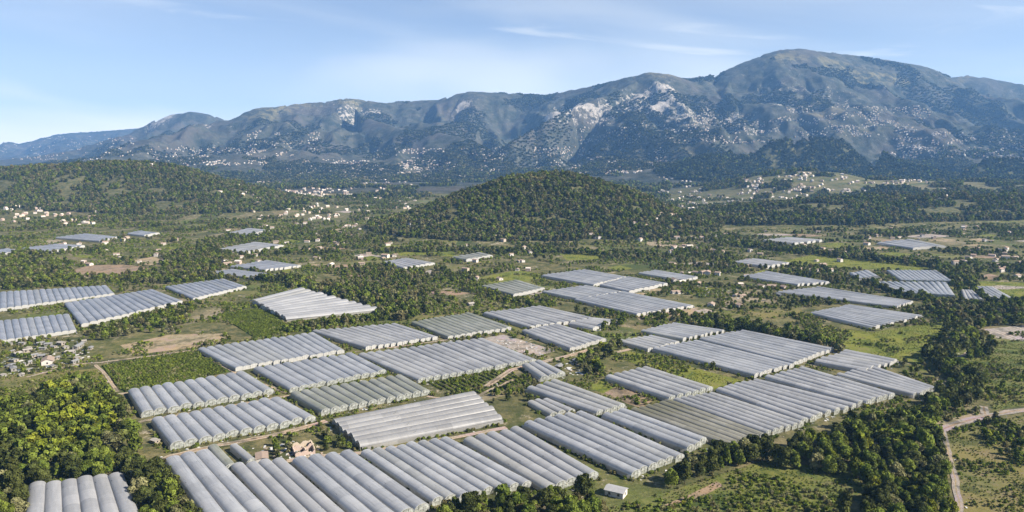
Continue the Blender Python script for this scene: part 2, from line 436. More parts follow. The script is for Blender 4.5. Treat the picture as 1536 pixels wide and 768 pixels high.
# ground
def m_ground():
    t = NT('valley_ground'); p = t.pos()
    wob = t.n.new('ShaderNodeVectorMath'); wob.operation = 'ADD'
    nz = t.n.new('ShaderNodeTexNoise'); nz.inputs['Scale'].default_value = 0.012; t.l.new(p, nz.inputs[0])
    sc = t.n.new('ShaderNodeVectorMath'); sc.operation = 'SCALE'; sc.inputs['Scale'].default_value = 26; t.l.new(nz.outputs[1], sc.inputs[0])
    t.l.new(p, wob.inputs[0]); t.l.new(sc.outputs[0], wob.inputs[1])
    v = t.mapping(wob.outputs[0], (1.0, 0.55, 1.0), (0, 0, R(28)))
    cell = t.voro(v, 0.021)
    sepc = t.n.new('ShaderNodeSeparateColor'); t.l.new(cell, sepc.inputs[0])
    base = t.ramp(sepc.outputs[0], [(0.0, (0.050, 0.066, 0.020)), (0.20, (0.085, 0.105, 0.030)), (0.36, (0.060, 0.066, 0.028)), (0.50, (0.125, 0.125, 0.045)), (0.62, (0.075, 0.080, 0.032)), (0.74, (0.17, 0.14, 0.085)), (0.82, (0.10, 0.11, 0.036)), (0.93, (0.24, 0.20, 0.145))], True)
    big = t.noise(p, 0.006, 5, 0.6)
    scrub = t.mix(t.step(t.noise(p, 0.07, 7, 0.7), 0.36, 0.64), (0.038, 0.050, 0.018), (0.150, 0.130, 0.065))
    c = t.mix(t.step(big, 0.36, 0.56), base, scrub)
    fine = t.noise(p, 0.35, 7, 0.74)
    c = t.mix(0.9, c, t.ramp(fine, [(0.25, (0.22, 0.24, 0.18)), (0.5, (0.5, 0.5, 0.48)), (0.75, (0.84, 0.77, 0.66))]), 'OVERLAY')
    bare = t.math('MULTIPLY', t.step(t.noise(p, 0.024, 7, 0.72), 0.555, 0.64), t.step(t.noise(p, 0.22, 5, 0.7), 0.44, 0.58))
    c = t.mix(bare, c, (0.33, 0.28, 0.205))
    return t.done(t.pbr(c, 0.95, t.bump(fine, 0.6, 1.2), spec=0.1))
GROUND = m_ground()
def m_hill():
    t = NT('woodland_floor'); p = t.pos(); n = t.noise(p, 0.08, 7, 0.7)
    c = t.mix(t.step(n, 0.35, 0.65), (0.045, 0.055, 0.022), (0.120, 0.110, 0.055))
    c = t.mix(t.step(t.noise(p, 0.018, 5, 0.7), 0.60, 0.70), c, (0.20, 0.175, 0.115))
    c = t.mix(t.attr('farm'), c, t.mix(t.step(t.noise(t.mapping(p, (0.6, 1.6, 1)), 0.018, 6, 0.7), 0.35, 0.65), (0.055, 0.072, 0.024), (0.175, 0.150, 0.085)))
    return t.done(t.pbr(c, 0.95, t.bump(n, 0.6, 2), spec=0.1))
HILL = m_hill()
def m_mountain():
    t = NT('mountain_scrub'); p = t.pos()
    n = t.noise(p, 0.012, 9, 0.72); n2 = t.noise(p, 0.0022, 6, 0.62); n3 = t.noise(t.mapping(p, (1.0, 0.7, 0.5)), 0.03, 8, 0.8)
    c = t.mix(t.step(n, 0.36, 0.68), (0.028, 0.036, 0.025), (0.090, 0.088, 0.066))
    c = t.mix(t.math('MULTIPLY', t.step(n2, 0.48, 0.66), 0.75), c, (0.090, 0.080, 0.068))
    sepz = t.n.new('ShaderNodeSeparateXYZ'); t.l.new(p, sepz.inputs[0])
    gr = t.math('MULTIPLY', t.attr('grass'), t.step(n, 0.42, 0.58))
    c = t.mix(t.math('MULTIPLY', gr, 0.75), c, (0.19, 0.165, 0.075))
    rk = t.math('MULTIPLY', t.step(t.math('ADD', t.attr('rock'), t.math('MULTIPLY', t.math('SUBTRACT', n3, 0.5), 3.4)), 0.58, 0.80), t.step(t.attr('rock'), 0.03, 0.25))
    stray = t.step(t.noise(p, 0.020, 8, 0.75), 0.58, 0.66, 0, 0.55)
    c = t.mix(stray, c, (0.235, 0.215, 0.18))
    c = t.mix(rk, c, t.mix(n, (0.23, 0.21, 0.18), (0.50, 0.455, 0.395)))
    return t.done(t.pbr(c, 0.95, t.bump(n3, 0.9, 14), spec=0.1))
MOUNT = m_mountain()

def m_field(name, a, b, scale=0.25, rows=None, rowcol=None, amt=0.5):
    t = NT(name); p = t.pos(); f = t.noise(p, scale, 8, 0.72)
    c = t.mix(t.step(f, 0.33, 0.67), a, b)
    c = t.mix(t.step(t.noise(p, scale * 0.12, 5, 0.6), 0.42, 0.62, 0, 0.55), c, tuple(0.5 * (x + y) * k for x, y, k in zip(a, b, (1.5, 1.25, 1.1))))
    bl = t.noise(p, 0.055, 6, 0.68)
    c = t.mix(t.step(bl, 0.52, 0.60, 0, 0.85), c, tuple(x * k for x, k in zip(a, (0.62, 0.66, 0.7))))
    c = t.mix(t.step(bl, 0.46, 0.39, 0, 0.8), c, (0.5 * (a[0] + b[0]) * 1.15 + .015, 0.5 * (a[1] + b[1]) * 1.05, 0.5 * (a[2] + b[2]) * 1.3 + .01))
    if rows:
        w = t.n.new('ShaderNodeTexWave'); w.inputs['Scale'].default_value = 0.159 / rows[0] * 2; w.inputs['Distortion'].default_value = 1.2; w.inputs['Detail'].default_value = 3
        t.l.new(t.mapping(p, (1, 1, 1), (0, 0, rows[1])), w.inputs[0])
        c = t.mix(t.math('MULTIPLY', w.outputs[1], amt), c, rowcol)
    return t.done(t.pbr(c, 0.95, t.bump(f, 0.7, 0.8), spec=0.1))
FIELD = {
    'crop':  m_field('dark_crop_field', (0.040, 0.068, 0.014), (0.070, 0.105, 0.022)),
    'lush':  m_field('lush_green_field', (0.080, 0.105, 0.016), (0.150, 0.160, 0.034)),
    'rough': m_field('rough_pasture', (0.055, 0.080, 0.018), (0.130, 0.135, 0.042), 0.16),
    'olive': m_field('olive_pasture', (0.090, 0.098, 0.030), (0.150, 0.135, 0.060), 0.12),
    'bare':  m_field('bare_soil', (0.14, 0.105, 0.068), (0.25, 0.20, 0.14), 0.3),
    'dry':   m_field('dry_grass', (0.16, 0.135, 0.075), (0.30, 0.25, 0.165), 0.2),
    'mulch': m_field('plastic_mulch', (0.20, 0.18, 0.155), (0.40, 0.37, 0.345), 0.3, (3.0, R(55)), (0.13, 0.11, 0.07), 0.6),
    'plots': m_field('vegetable_plots', (0.040, 0.055, 0.018), (0.095, 0.110, 0.035), 0.3, (5.0, R(60)), (0.075, 0.06, 0.04), 0.7),
}
ROAD = m_field('pale_dirt_track', (0.20, 0.165, 0.12), (0.38, 0.325, 0.255), 0.5)
GRAVEL = m_field('grey_gravel_track', (0.16, 0.145, 0.125), (0.29, 0.265, 0.23), 0.6)

WALL = [m_plain('wall_white', (0.52, 0.48, 0.43), 0.85), m_plain('wall_cream', (0.42, 0.35, 0.27), 0.85), m_plain('wall_pink', (0.40, 0.31, 0.26), 0.85, 0.3), m_plain('wall_grey', (0.42, 0.40, 0.37), 0.85)]
ROOF = [m_plain('roof_terracotta', (0.30, 0.215, 0.17), 0.9, 0.3), m_plain('roof_sheet_grey', (0.30, 0.30, 0.30), 0.6, 0.25), m_plain('roof_pale', (0.52, 0.46, 0.40), 0.8, 0.2), m_plain('roof_brown', (0.27, 0.205, 0.16), 0.9, 0.3)]
DARK = m_plain('dark_opening', (0.035, 0.035, 0.04), 0.25, spec=0.5)
DOOR = m_plain('painted_door', (0.14, 0.11, 0.08), 0.6)

# ------------------------------------------------------------------ terrain meshes
def build_terrain():
    a_out = np.radians(np.concatenate([np.linspace(-180, -60, 25)[:-1], np.linspace(-60, -39, 22)[:-1]]))
    ang, r = np.concatenate([a_out, _PA, -a_out[::-1]]), _PR
    L_, Rt = _polar(a_out), _polar(-a_out[::-1])
    X, Y, Z, G = [np.concatenate([l, m, q], 1) for l, m, q in zip(L_, (_TX, _TY, _TZ, _TG), Rt)]
    nx, ny = len(ang), len(r)
    V = np.stack([X.ravel(), Y.ravel(), Z.ravel()], 1)
    i = np.arange(ny - 1)[:, None] * nx + np.arange(nx - 1)[None, :]
    Q = np.stack([i, i + 1, i + nx + 1, i + nx], -1).reshape(-1, 4)[:, ::-1]
    fr = G[:-1, :-1].ravel()
    # rock, grass and farm zones: ellipses on the slopes
    def zone(ells):
        out = np.zeros(len(V))
        for cx, cy, rx, ry, s in ells:
            hx, hy = hit([cx, cx, cx], [cy, cy - ry, cy + ry])
            if np.isnan(hx[0]): continue
            d = hy[0]; RX = rx / F * d
            y0 = hy[2] if not np.isnan(hy[2]) else d - 150; y1 = hy[1] if not np.isnan(hy[1]) else d + 250
            RY = max(40, abs(y1 - y0) / 2); CY = 0.5 * (y0 + y1)
            q = ((V[:, 0] - hx[0]) / RX) ** 2 + ((V[:, 1] - CY) / RY) ** 2
            out = np.maximum(out, s * np.clip(1.25 - q, 0, 1))
        return out
    rock = zone([(850, 176, 46, 24, 1.0), (980, 150, 60, 30, .75), (1060, 170, 70, 26, .5), (1170, 140, 60, 40, .42), (920, 165, 60, 20, .6), (1290, 160, 120, 30, .25), (480, 165, 120, 14, .3), (700, 165, 40, 26, .4), (850, 178, 34, 20, 1.0), (830, 185, 24, 14, .9), (888, 165, 30, 14, .75), (985, 150, 28, 24, 1.0), (1000, 140, 40, 16, .8), (940, 160, 28, 14, .7), (1020, 165, 30, 18, .7),
                 (1065, 175, 34, 16, .65), (1140, 140, 14, 24, .55), (1165, 150, 26, 14, .55), (1180, 95, 18, 12, .35), (1195, 110, 22, 14, .3), (1230, 135, 30, 16, .5), (535, 160, 26, 9, .62), (560, 168, 18, 9, .6), (528, 157, 14, 6, .5),
                 (695, 158, 16, 8, .9), (705, 180, 22, 10, .55), (240, 183, 28, 8, .8), (275, 195, 16, 6, .5), (1100, 195, 50, 12, .5), (1380, 252, 18, 6, .9), (1400, 258, 14, 4, .9), (820, 352, 40, 5, .9), (1050, 190, 30, 10, .5)])
    grass = zone([(410, 165, 30, 7, 1), (400, 175, 22, 8, .8), (320, 175, 24, 6, 1), (440, 160, 40, 5, .9), (1180, 85, 30, 8, .9), (1270, 105, 50, 10, 1), (1330, 118, 60, 10, .9), (1210, 155, 26, 10, .9), (1230, 170, 40, 8, .6),
                  (1000, 115, 26, 5, .8), (520, 152, 30, 6, .8), (1440, 118, 30, 6, .7), (1470, 170, 50, 14, .4), (60, 215, 60, 6, .4), (1300, 200, 120, 10, .3), (600, 250, 120, 16, .35), (950, 235, 120, 14, .4)])
    farm = zone([(1230, 275, 130, 22, 1), (1400, 285, 110, 16, .9), (1180, 258, 60, 8, 1), (60, 325, 90, 14, .7), (1110, 300, 60, 20, .8), (1395, 250, 30, 7, .8)])
    for reg, nm, mt, lab in ((0, 'ground', GROUND, 'flat valley floor with patchwork of fields and scrub'), (1, 'hill', HILL, 'dome shaped wooded hill in the middle of the valley'),
                             (2, 'hill', HILL, 'low wooded hill on the left side of the valley'), (3, 'hill', HILL, 'dark wooded foothill below the big mountain'),
                             (5, 'hill', HILL, 'low hill with farmland and wooded front slope on the right'), (4, 'mountains', MOUNT, 'blue hazy mountain range with pale cliffs behind the valley')):
        q = Q[fr == reg]
        if len(q) == 0: continue
        used, inv = np.unique(q.ravel(), return_inverse=True)
        me = bpy.data.meshes.new(nm)
        vv = V[used]
        me.vertices.add(len(vv)); me.vertices.foreach_set('co', vv.ravel())
        me.loops.add(len(inv)); me.loops.foreach_set('vertex_index', inv.astype(np.int32))
        me.polygons.add(len(q)); me.polygons.foreach_set('loop_start', np.arange(0, len(inv), 4, dtype=np.int32)); me.polygons.foreach_set('loop_total', np.full(len(q), 4, np.int32))
        me.polygons.foreach_set('use_smooth', np.ones(len(q), bool))
        me.update(calc_edges=True); me.validate()
        for k, arr in (('rock', rock), ('grass', grass), ('farm', farm)):
            a = me.attributes.new(k, 'FLOAT', 'POINT'); a.data.foreach_set('value', arr[used])
        me.materials.append(mt)
        structure(link(nm, me), lab)
build_terrain()

# ------------------------------------------------------------------ fields and tracks (sheets just above the ground)
def sheet(name, pts, mat, z, label):
    v = [(x, y, z) for x, y in pts]
    me = new_mesh(name, v, [tuple(range(len(v)))], mat)
    if me.polygons[0].normal.z < 0: me.flip_normals()
    return structure(link(name, me), label)
def px_poly(pts): return [at(*p) for p in pts]
FIELDS = [
    ([(150, 549), (290, 527), (347, 557), (188, 592)], 'crop', 'dark green crop field beside the dirt track on the left'),
    ([(914, 533), (943, 526), (1118, 572), (1072, 584)], 'lush', 'long bright green field between two rows of tunnels'),
    ([(1222, 487), (1308, 499), (1388, 485), (1430, 482), (1432, 512), (1385, 530), (1380, 548), (1262, 523)], 'lush', 'green meadow in front of the tall tunnel block on the right'),
    ([(1445, 532), (1480, 515), (1620, 500), (1640, 600), (1536, 608), (1490, 616), (1475, 580)], 'rough', 'green pasture right of the tree belt'),
    ([(1420, 652), (1536, 622), (1640, 600), (1760, 860), (1445, 860), (1436, 740)], 'olive', 'rough olive pasture below the gravel track'),
    ([(880, 860), (905, 765), (1000, 738), (1148, 690), (1270, 705), (1300, 730), (1240, 780), (1215, 860)], 'rough', 'rough green meadow at the bottom of the picture'),
    ([(905, 588), (930, 575), (985, 597), (962, 612), (942, 606)], 'bare', 'brown bare plot beside the grey tunnels'),
    ([(868, 578), (907, 568), (930, 577), (905, 590)], 'lush', 'small lawn above the brown plot'),
    ([(636, 577), (760, 552), (790, 574), (705, 597)], 'plots', 'dark vegetable plots below the widest tunnel block'),
    ([(720, 508), (755, 502), (835, 526), (800, 536)], 'mulch', 'strip of plastic covered beds beside the dirt track'),
    ([(326, 471), (388, 463), (445, 495), (385, 510)], 'crop', 'green crop plot left of the white tunnel block'),
    ([(180, 518), (255, 502), (335, 500), (330, 517), (200, 532)], 'dry', 'dry grass plot above the dirt track'),
    ([(108, 405), (135, 398), (188, 397), (228, 402), (185, 412), (122, 416)], 'bare', 'brown ploughed plot among the trees on the left'),
    ([(190, 392), (230, 385), (255, 390), (225, 398)], 'dry', 'yellowish mown plot among the trees on the left'),
    ([(700, 420), (775, 405), (830, 414), (760, 428)], 'lush', 'pale green meadow left of the paired tunnel blocks'),
    ([(1158, 395), (1240, 378), (1390, 396), (1440, 408), (1300, 404)], 'lush', 'pale green field in front of the long hedge'),
    ([(1430, 420), (1536, 424), (1620, 430), (1620, 446), (1500, 448), (1450, 428)], 'lush', 'flat green field beyond the tunnels at the right edge'),
    ([(700, 458), (760, 448), (800, 458), (722, 468), (655, 480), (620, 478)], 'olive', 'olive meadow behind the centre tunnels'),
    ([(590, 372), (690, 372), (700, 380), (600, 384)], 'lush', 'narrow green field under the wooded hill'),
    ([(840, 380), (900, 378), (905, 389), (850, 391)], 'lush', 'bright green plot at the foot of the wooded hill'),
    ([(1462, 495), (1536, 488), (1600, 490), (1600, 516), (1536, 512), (1490, 506)], 'mulch', 'pale plastic covered beds at the right edge'),
    ([(1120, 452), (1180, 455), (1215, 472), (1150, 480), (1090, 470)], 'olive', 'olive scrub meadow left of the tall tunnel block'),
    ([(930, 462), (1045, 464), (1060, 472), (960, 480)], 'dry', 'dry grass strip behind the hedge'),
    ([(1372, 644), (1400, 634), (1470, 618), (1484, 622), (1440, 634), (1416, 645)], 'dry', 'dry verge above the gravel track'),
    ([(990, 760), (1030, 744), (1075, 722), (1085, 728), (1040, 752)], 'bare', 'bare earth strip below the dark clump of trees'),
    ([(0, 560), (110, 556), (150, 552), (165, 580), (60, 600), (-30, 612)], 'olive', 'olive scrub plot left of the crop field'),
]
rf = random.Random(21)
for (x0, y0, x1, y1), n, where in [((330, 380, 600, 425), 12, 'in the patchwork left of the hill'), ((560, 372, 830, 440), 14, 'in the patchwork under the hill'), ((900, 375, 1150, 470), 16, 'in the patchwork right of the hill'),
                                   ((1130, 350, 1536, 400), 20, 'in the far right fields'), ((1440, 340, 1560, 440), 10, 'at the far right edge'), ((0, 345, 330, 425), 12, 'among the trees on the left'), ((380, 310, 640, 375), 14, 'on the far plain')]:
    for q in range(n):
        px, py = rf.uniform(x0, x1), rf.uniform(y0, y1); sx, sy = rf.uniform(12, 34), rf.uniform(1.6, 3.6) * (py - 225) / 170.0; sh = rf.uniform(-8, 14)
        kd = rf.choice(['lush', 'lush', 'dry', 'bare', 'rough', 'mulch', 'olive'])
        FIELDS.append(([(px - sx - sh, py), (px - sh * .3, py - sy), (px + sx + sh, py + sy * .25), (px + sh * .4, py + sy * 1.2)], kd, '%s plot %s' % ({'lush': 'green', 'dry': 'pale dry', 'bare': 'brown bare', 'rough': 'rough grass', 'mulch': 'pale plastic covered', 'olive': 'olive'}[kd], where)))
_z = 0.02
FIELD_POLYS = []
for pts, kind, lab in FIELDS:
    g = px_poly(pts); FIELD_POLYS.append((g, kind)); sheet('field', g, FIELD[kind], _z, lab); _z += 0.0012
TRACKS = [
    ([(40, 566), (115, 547), (150, 544), (220, 535), (296, 525)], 3.2, ROAD, 'dirt track along the top of the crop field'),
    ([(143, 547), (160, 563), (176, 588)], 2.6, ROAD, 'narrow path down the left side of the crop field'),
    ([(174, 592), (192, 590)], 4, ROAD, 'short end of path beside the upper left tunnels'),
    ([(190, 640), (215, 632), (300, 618), (415, 597), (470, 590)], 4.0, ROAD, 'pale path between the two left tunnel rows'),
    ([(230, 696), (258, 684), (330, 668), (400, 655), (440, 646), (490, 632)], 5.0, ROAD, 'pale path below the second left tunnel row'),
    ([(430, 692), (480, 684), (540, 680), (640, 664), (760, 642)], 4.0, ROAD, 'path between the long white block and the near tunnels'),
    ([(730, 580), (768, 555), (800, 546), (838, 538), (890, 524), (925, 514), (960, 507)], 5.5, ROAD, 'pale dirt track winding through the middle tunnels'),
    ([(905, 533), (945, 524)], 4.5, ROAD, 'short spur of track at the corner of the green field'),
    ([(1412, 645), (1436, 636), (1462, 628), (1492, 622), (1536, 615), (1600, 606)], 6.0, GRAVEL, 'grey gravel track at the right edge'),
    ([(1414, 645), (1420, 665), (1424, 692), (1433, 722), (1438, 750), (1440, 800), (1444, 860)], 3.2, GRAVEL, 'gravel path down beside the right wood'),
    ([(1476, 610), (1478, 622)], 5, GRAVEL, 'short stub of gravel path at the gap in the trees'),
    ([(1433, 538), (1455, 528), (1480, 525)], 3.5, ROAD, 'short dirt path beside the tree belt'),
    ([(1000, 470), (1030, 465), (1048, 462)], 4, ROAD, 'pale path along the end of the paired tunnels'),
    ([(640, 595), (700, 603), (735, 585), (770, 570)], 2.5, ROAD, 'thin path past the vegetable plots'),
    ([(300, 530), (353, 560), (430, 590)], 2.2, ROAD, 'thin path down the side of the left tunnels'),
    ([(520, 530), (600, 520), (720, 503)], 2.4, ROAD, 'thin path behind the widest tunnel block'),
]
TRACK_LINES = []
_z = 0.22
for pts, w, mt, lab in TRACKS:
    P = [Vector(at(*p)).to_2d() for p in pts]
    Q = []
    for a, b in zip(P[:-1], P[1:]):
        n = max(2, int((b - a).length / 6))
        Q += [a.lerp(b, k / n) for k in range(n)]
    Q.append(P[-1]); TRACK_LINES.append(([tuple(q) for q in P], w))
    V_, F_ = [], []
    for i, q in enumerate(Q):
        d = (Q[min(i + 1, len(Q) - 1)] - Q[max(i - 1, 0)]).normalized(); nrm = Vector((-d.y, d.x))
        ww = w * (0.42 + 0.16 * random.random()); off = nrm * random.uniform(-0.4, 0.4)
        mid_ = ww * random.uniform(0.12, 0.30)
        V_ += [(*(q + off + nrm * o_), _z) for o_ in (ww, mid_, -mid_, -ww)]
        if i:
            for c_ in range(3): F_.append((4 * i - 4 + c_, 4 * i - 3 + c_, 4 * i + 1 + c_, 4 * i + c_))
    structure(link('dirt_track', new_mesh('dirt_track', V_, F_, [mt, FIELD['dry' if w < 5 else 'bare']], [0, 1, 0] * (len(F_) // 3))), lab); _z += 0.006

# ------------------------------------------------------------------ greenhouses
# near-end edge A-B, far-end edge D-C (photograph pixels at eave height), number of tunnels, film, label
GH = [
    ((212, 622), (412, 587), (192, 588), (368, 560), 11, 'clear', 'upper of the two arched tunnel rows right of the left wood'),
    ((255, 670), (474, 627), (227, 632), (420, 598), 11, 'clear', 'lower of the two arched tunnel rows right of the left wood'),
    ((353, 840), (450, 812), (247, 692), (314, 678), 3, 'clear', 'three blue-grey tunnels running off the bottom edge beside the left hedge'),
    ((467, 832), (561, 808), (347, 702), (426, 690), 4, 'white', 'whitish tunnels below the pink ruined house running off the bottom edge'),
    ((545, 788), (644, 760), (436, 692), (530, 680), 4, 'clear', 'four tunnels with one green-tinted second tunnel near the bottom'),
    ((648, 754), (797, 725), (541, 681), (673, 658), 8, 'clear', 'eight grey tunnels ending behind the bottom hedge'),
    ((818, 735), (897, 712), (694, 662), (780, 643), 5, 'white', 'bright white tunnels with open arches left of the small shed'),
    ((945, 713), (1026, 684), (783, 637), (876, 619), 6, 'clear', 'long tunnels ending right of the small white shed'),
    ((1030, 675), (1062, 660), (902, 625), (940, 616), 3, 'clear', 'three narrow tunnels ending behind the round dark trees'),
    ((893, 620), (940, 610), (788, 584), (838, 572), 4, 'grey', 'short four-span block above the torn sheeting'),
    ((1092, 669), (1148, 653), (945, 616), (1008, 602), 6, 'tan', 'tan and green netted tunnels in the right middle'),
    ((1150, 652), (1205, 634), (1010, 602), (1070, 590), 6, 'grey', 'grey tunnels joined to the right of the tan netted ones'),
    ((1200, 633), (1284, 608), (1074, 586), (1135, 571), 7, 'white', 'pale tunnel block whose front edge meets the right wood'),
    ((1288, 607), (1340, 592), (1148, 568), (1205, 552), 6, 'grey', 'grey tunnel block behind the pale one by the right wood'),
    ((1297, 557), (1348, 541), (1222, 543), (1272, 526), 6, 'grey', 'ragged grey block below the green meadow on the right'),
    ((1372, 593), (1404, 582), (1255, 563), (1310, 549), 6, 'grey', 'grey wedge-shaped block touching the tree belt'),
    ((1130, 563), (1190, 547), (978, 524), (1046, 511), 8, 'clear', 'long block with tall side wall along the bright green field'),
    ((1192, 546), (1249, 523), (1050, 509), (1115, 496), 9, 'clear', 'long block behind the one along the bright green field'),
    ((972, 525), (1020, 513), (926, 512), (980, 504), 6, 'grey', 'short low block at the left end of the green field'),
    ((1024, 509), (1088, 496), (962, 497), (1012, 485), 8, 'clear', 'block just below the hedge and dry grass strip'),
    ((855, 524), (910, 509), (783, 497), (838, 487), 7, 'grey', 'block with torn pale end wall beside the winding track'),
    ((792, 491), (893, 478), (724, 470), (812, 460), 10, 'grey', 'wide block below the olive meadow in the centre'),
    ((888, 494), (926, 481), (852, 486), (888, 478), 4, 'grey', 'little block squeezed at the right end of the wide centre block'),
    ((672, 506), (768, 492), (617, 484), (705, 470), 11, 'green', 'green-streaked netted block in the centre'),
    ((548, 522), (657, 506), (467, 497), (595, 486), 12, 'grey', 'dull grey block behind the widest tunnel block'),
    ((353, 553), (516, 526), (296, 524), (472, 500), 15, 'clear', 'long row of tunnels at the corner of the dark crop field'),
    ((435, 585), (580, 557), (380, 554), (530, 531), 11, 'clear', 'row of tunnels between the crop-field row and the green netting'),
    ((628, 571), (804, 540), (537, 533), (725, 508), 16, 'grey', 'widest tunnel block of sixteen spans in the centre'),
    ((481, 619), (646, 588), (434, 592), (605, 565), 12, 'green', 'greenish netted block left of the vegetable plots'),
    ((543, 670), (498, 632), (755, 630), (708, 589), 7, 'dull', 'big white block with lengthwise ridges and dark open left ends'),
    ((812, 570), (848, 560), (785, 550), (812, 543), 3, 'grey', 'small block with one round opening beside the winding track'),
    ((1003, 599), (1070, 583), (908, 567), (972, 552), 6, 'grey', 'grey block between the brown plot and the bright green field'),
    ((26, 860), (238, 840), (44, 731), (184, 713), 6, 'white', 'pale rounded tunnels in the bottom left corner below the wood'),
    ((-14, 514), (115, 496), (-18, 484), (104, 472), 11, 'blue', 'bluish tunnels at the left edge above the shacks'),
    ((122, 488), (275, 452), (97, 456), (230, 435), 14, 'blue', 'long bluish block slanting up from the left scrub'),
    ((290, 449), (369, 430), (248, 431), (336, 419), 11, 'blue', 'bluish block at the upper end of the slanting row'),
    ((-12, 466), (172, 441), (-10, 440), (160, 429), 18, 'blue', 'long low bluish block at the left edge below the trees'),
    ((430, 479), (378, 452), (570, 465), (448, 433), 12, 'white', 'bright white block with dark left ends beside the dense tree belt'),
    ((1308, 492), (1385, 474), (1216, 470), (1276, 458), 12, 'clear', 'tall block with dark left side above the green meadow'),
    ((1345, 460), (1370, 453), (1164, 438), (1230, 431), 9, 'clear', 'long narrow block behind the tall one on the right'),
    ((1352, 439), (1432, 444), (1312, 423), (1420, 424), 12, 'clear', 'lower of the two striped blocks at the far right'),
    ((1352, 421), (1429, 422), (1330, 406), (1405, 406), 12, 'clear', 'upper of the two striped blocks at the far right'),
    ((1446, 449), (1476, 450), (1442, 435), (1458, 436), 4, 'white', 'white wedge-shaped block at the far right'),
    ((1492, 451), (1524, 450), (1458, 430), (1490, 431), 5, 'grey', 'rightmost narrow block at the edge of the flat green field'),
    ((1195, 427), (1245, 424), (1112, 415), (1152, 408), 7, 'clear', 'ragged block left of the striped pair'),
    ((1025, 421), (1047, 416), (957, 410), (985, 406), 5, 'clear', 'small far block right of the paired blocks'),
    ((890, 428), (940, 416), (812, 414), (878, 405), 10, 'clear', 'back left block of the four paired blocks below the hill'),
    ((943, 438), (1001, 426), (900, 428), (943, 416), 8, 'clear', 'back right block of the four paired blocks below the hill'),
    ((868, 449), (933, 438), (813, 438), (880, 429), 10, 'clear', 'front left block of the four paired blocks below the hill'),
    ((955, 472), (1042, 459), (862, 450), (937, 438), 12, 'clear', 'front right and largest of the four paired blocks below the hill'),
    ((770, 443), (817, 433), (722, 430), (777, 421), 7, 'green', 'pale green block in the meadow left of the paired blocks'),
    ((605, 403), (653, 395), (575, 394), (612, 388), 6, 'white', 'far whitish block below the left foot of the hill'),
    ((700, 391), (738, 384), (678, 387), (722, 380), 5, 'green', 'small far greenish block under the hill'),
    ((150, 362), (177, 356), (83, 357), (130, 351), 7, 'blue', 'farther of the two flat bluish blocks among the left trees'),
    ((76, 378), (127, 369), (35, 373), (85, 367), 7, 'blue', 'nearer of the two flat bluish blocks among the left trees'),
    ((370, 379), (425, 369), (328, 375), (385, 364), 6, 'white', 'far white block left of the hill foot'),
    ((398, 405), (452, 399), (345, 400), (402, 391), 8, 'blue', 'upper of two grey-blue blocks behind the white block'),
    ((385, 418), (420, 413), (312, 409), (350, 404), 7, 'blue', 'lower of two grey-blue blocks behind the white block'),
    ((218, 354), (238, 350), (193, 351), (212, 347), 3, 'blue', 'tiny far block below the left hill'),
    ((1190, 366), (1235, 361), (1145, 361), (1182, 357), 5, 'white', 'far white block beyond the long hedge on the right'),
    ((1370, 373), (1417, 370), (1315, 365), (1368, 360), 5, 'white', 'farthest white block below the dark wood on the right'),
    ((1150, 401), (1185, 395), (1102, 394), (1132, 389), 5, 'white', 'pale block at the corner of the pale green field'),
    ((5, 382), (28, 376), (-12, 378), (12, 373), 4, 'blue', 'far bluish block cut by the left edge'),
    ((1290, 419), (1318, 415), (1275, 411), (1302, 406), 4, 'clear', 'little ragged block left of the upper striped block'),
    ((375, 353), (402, 346), (345, 350), (376, 343), 4, 'white', 'farthest pale block in the valley left of the hill'),
    ((340, 703), (354, 699), (312, 673), (327, 669), 1, 'green', 'short green-tinted tunnel stub beside the brown roofed shack'),
    ((372, 694), (384, 690), (345, 671), (357, 668), 1, 'grey', 'thin low net tunnel left of the pink ruin'),
    ((826, 622), (862, 612), (792, 603), (822, 596), 3, 'white', 'low collapsed white sheeting above the long tunnels'),
]
BLOCKS = []          # ground outline of each block
def arch(w, eave, rise, n):
    return [(-0.5 * w * math.cos(math.pi * k / n), eave + rise * math.sin(math.pi * k / n) ** 0.9) for k in range(n + 1)]
_end_cache = {}
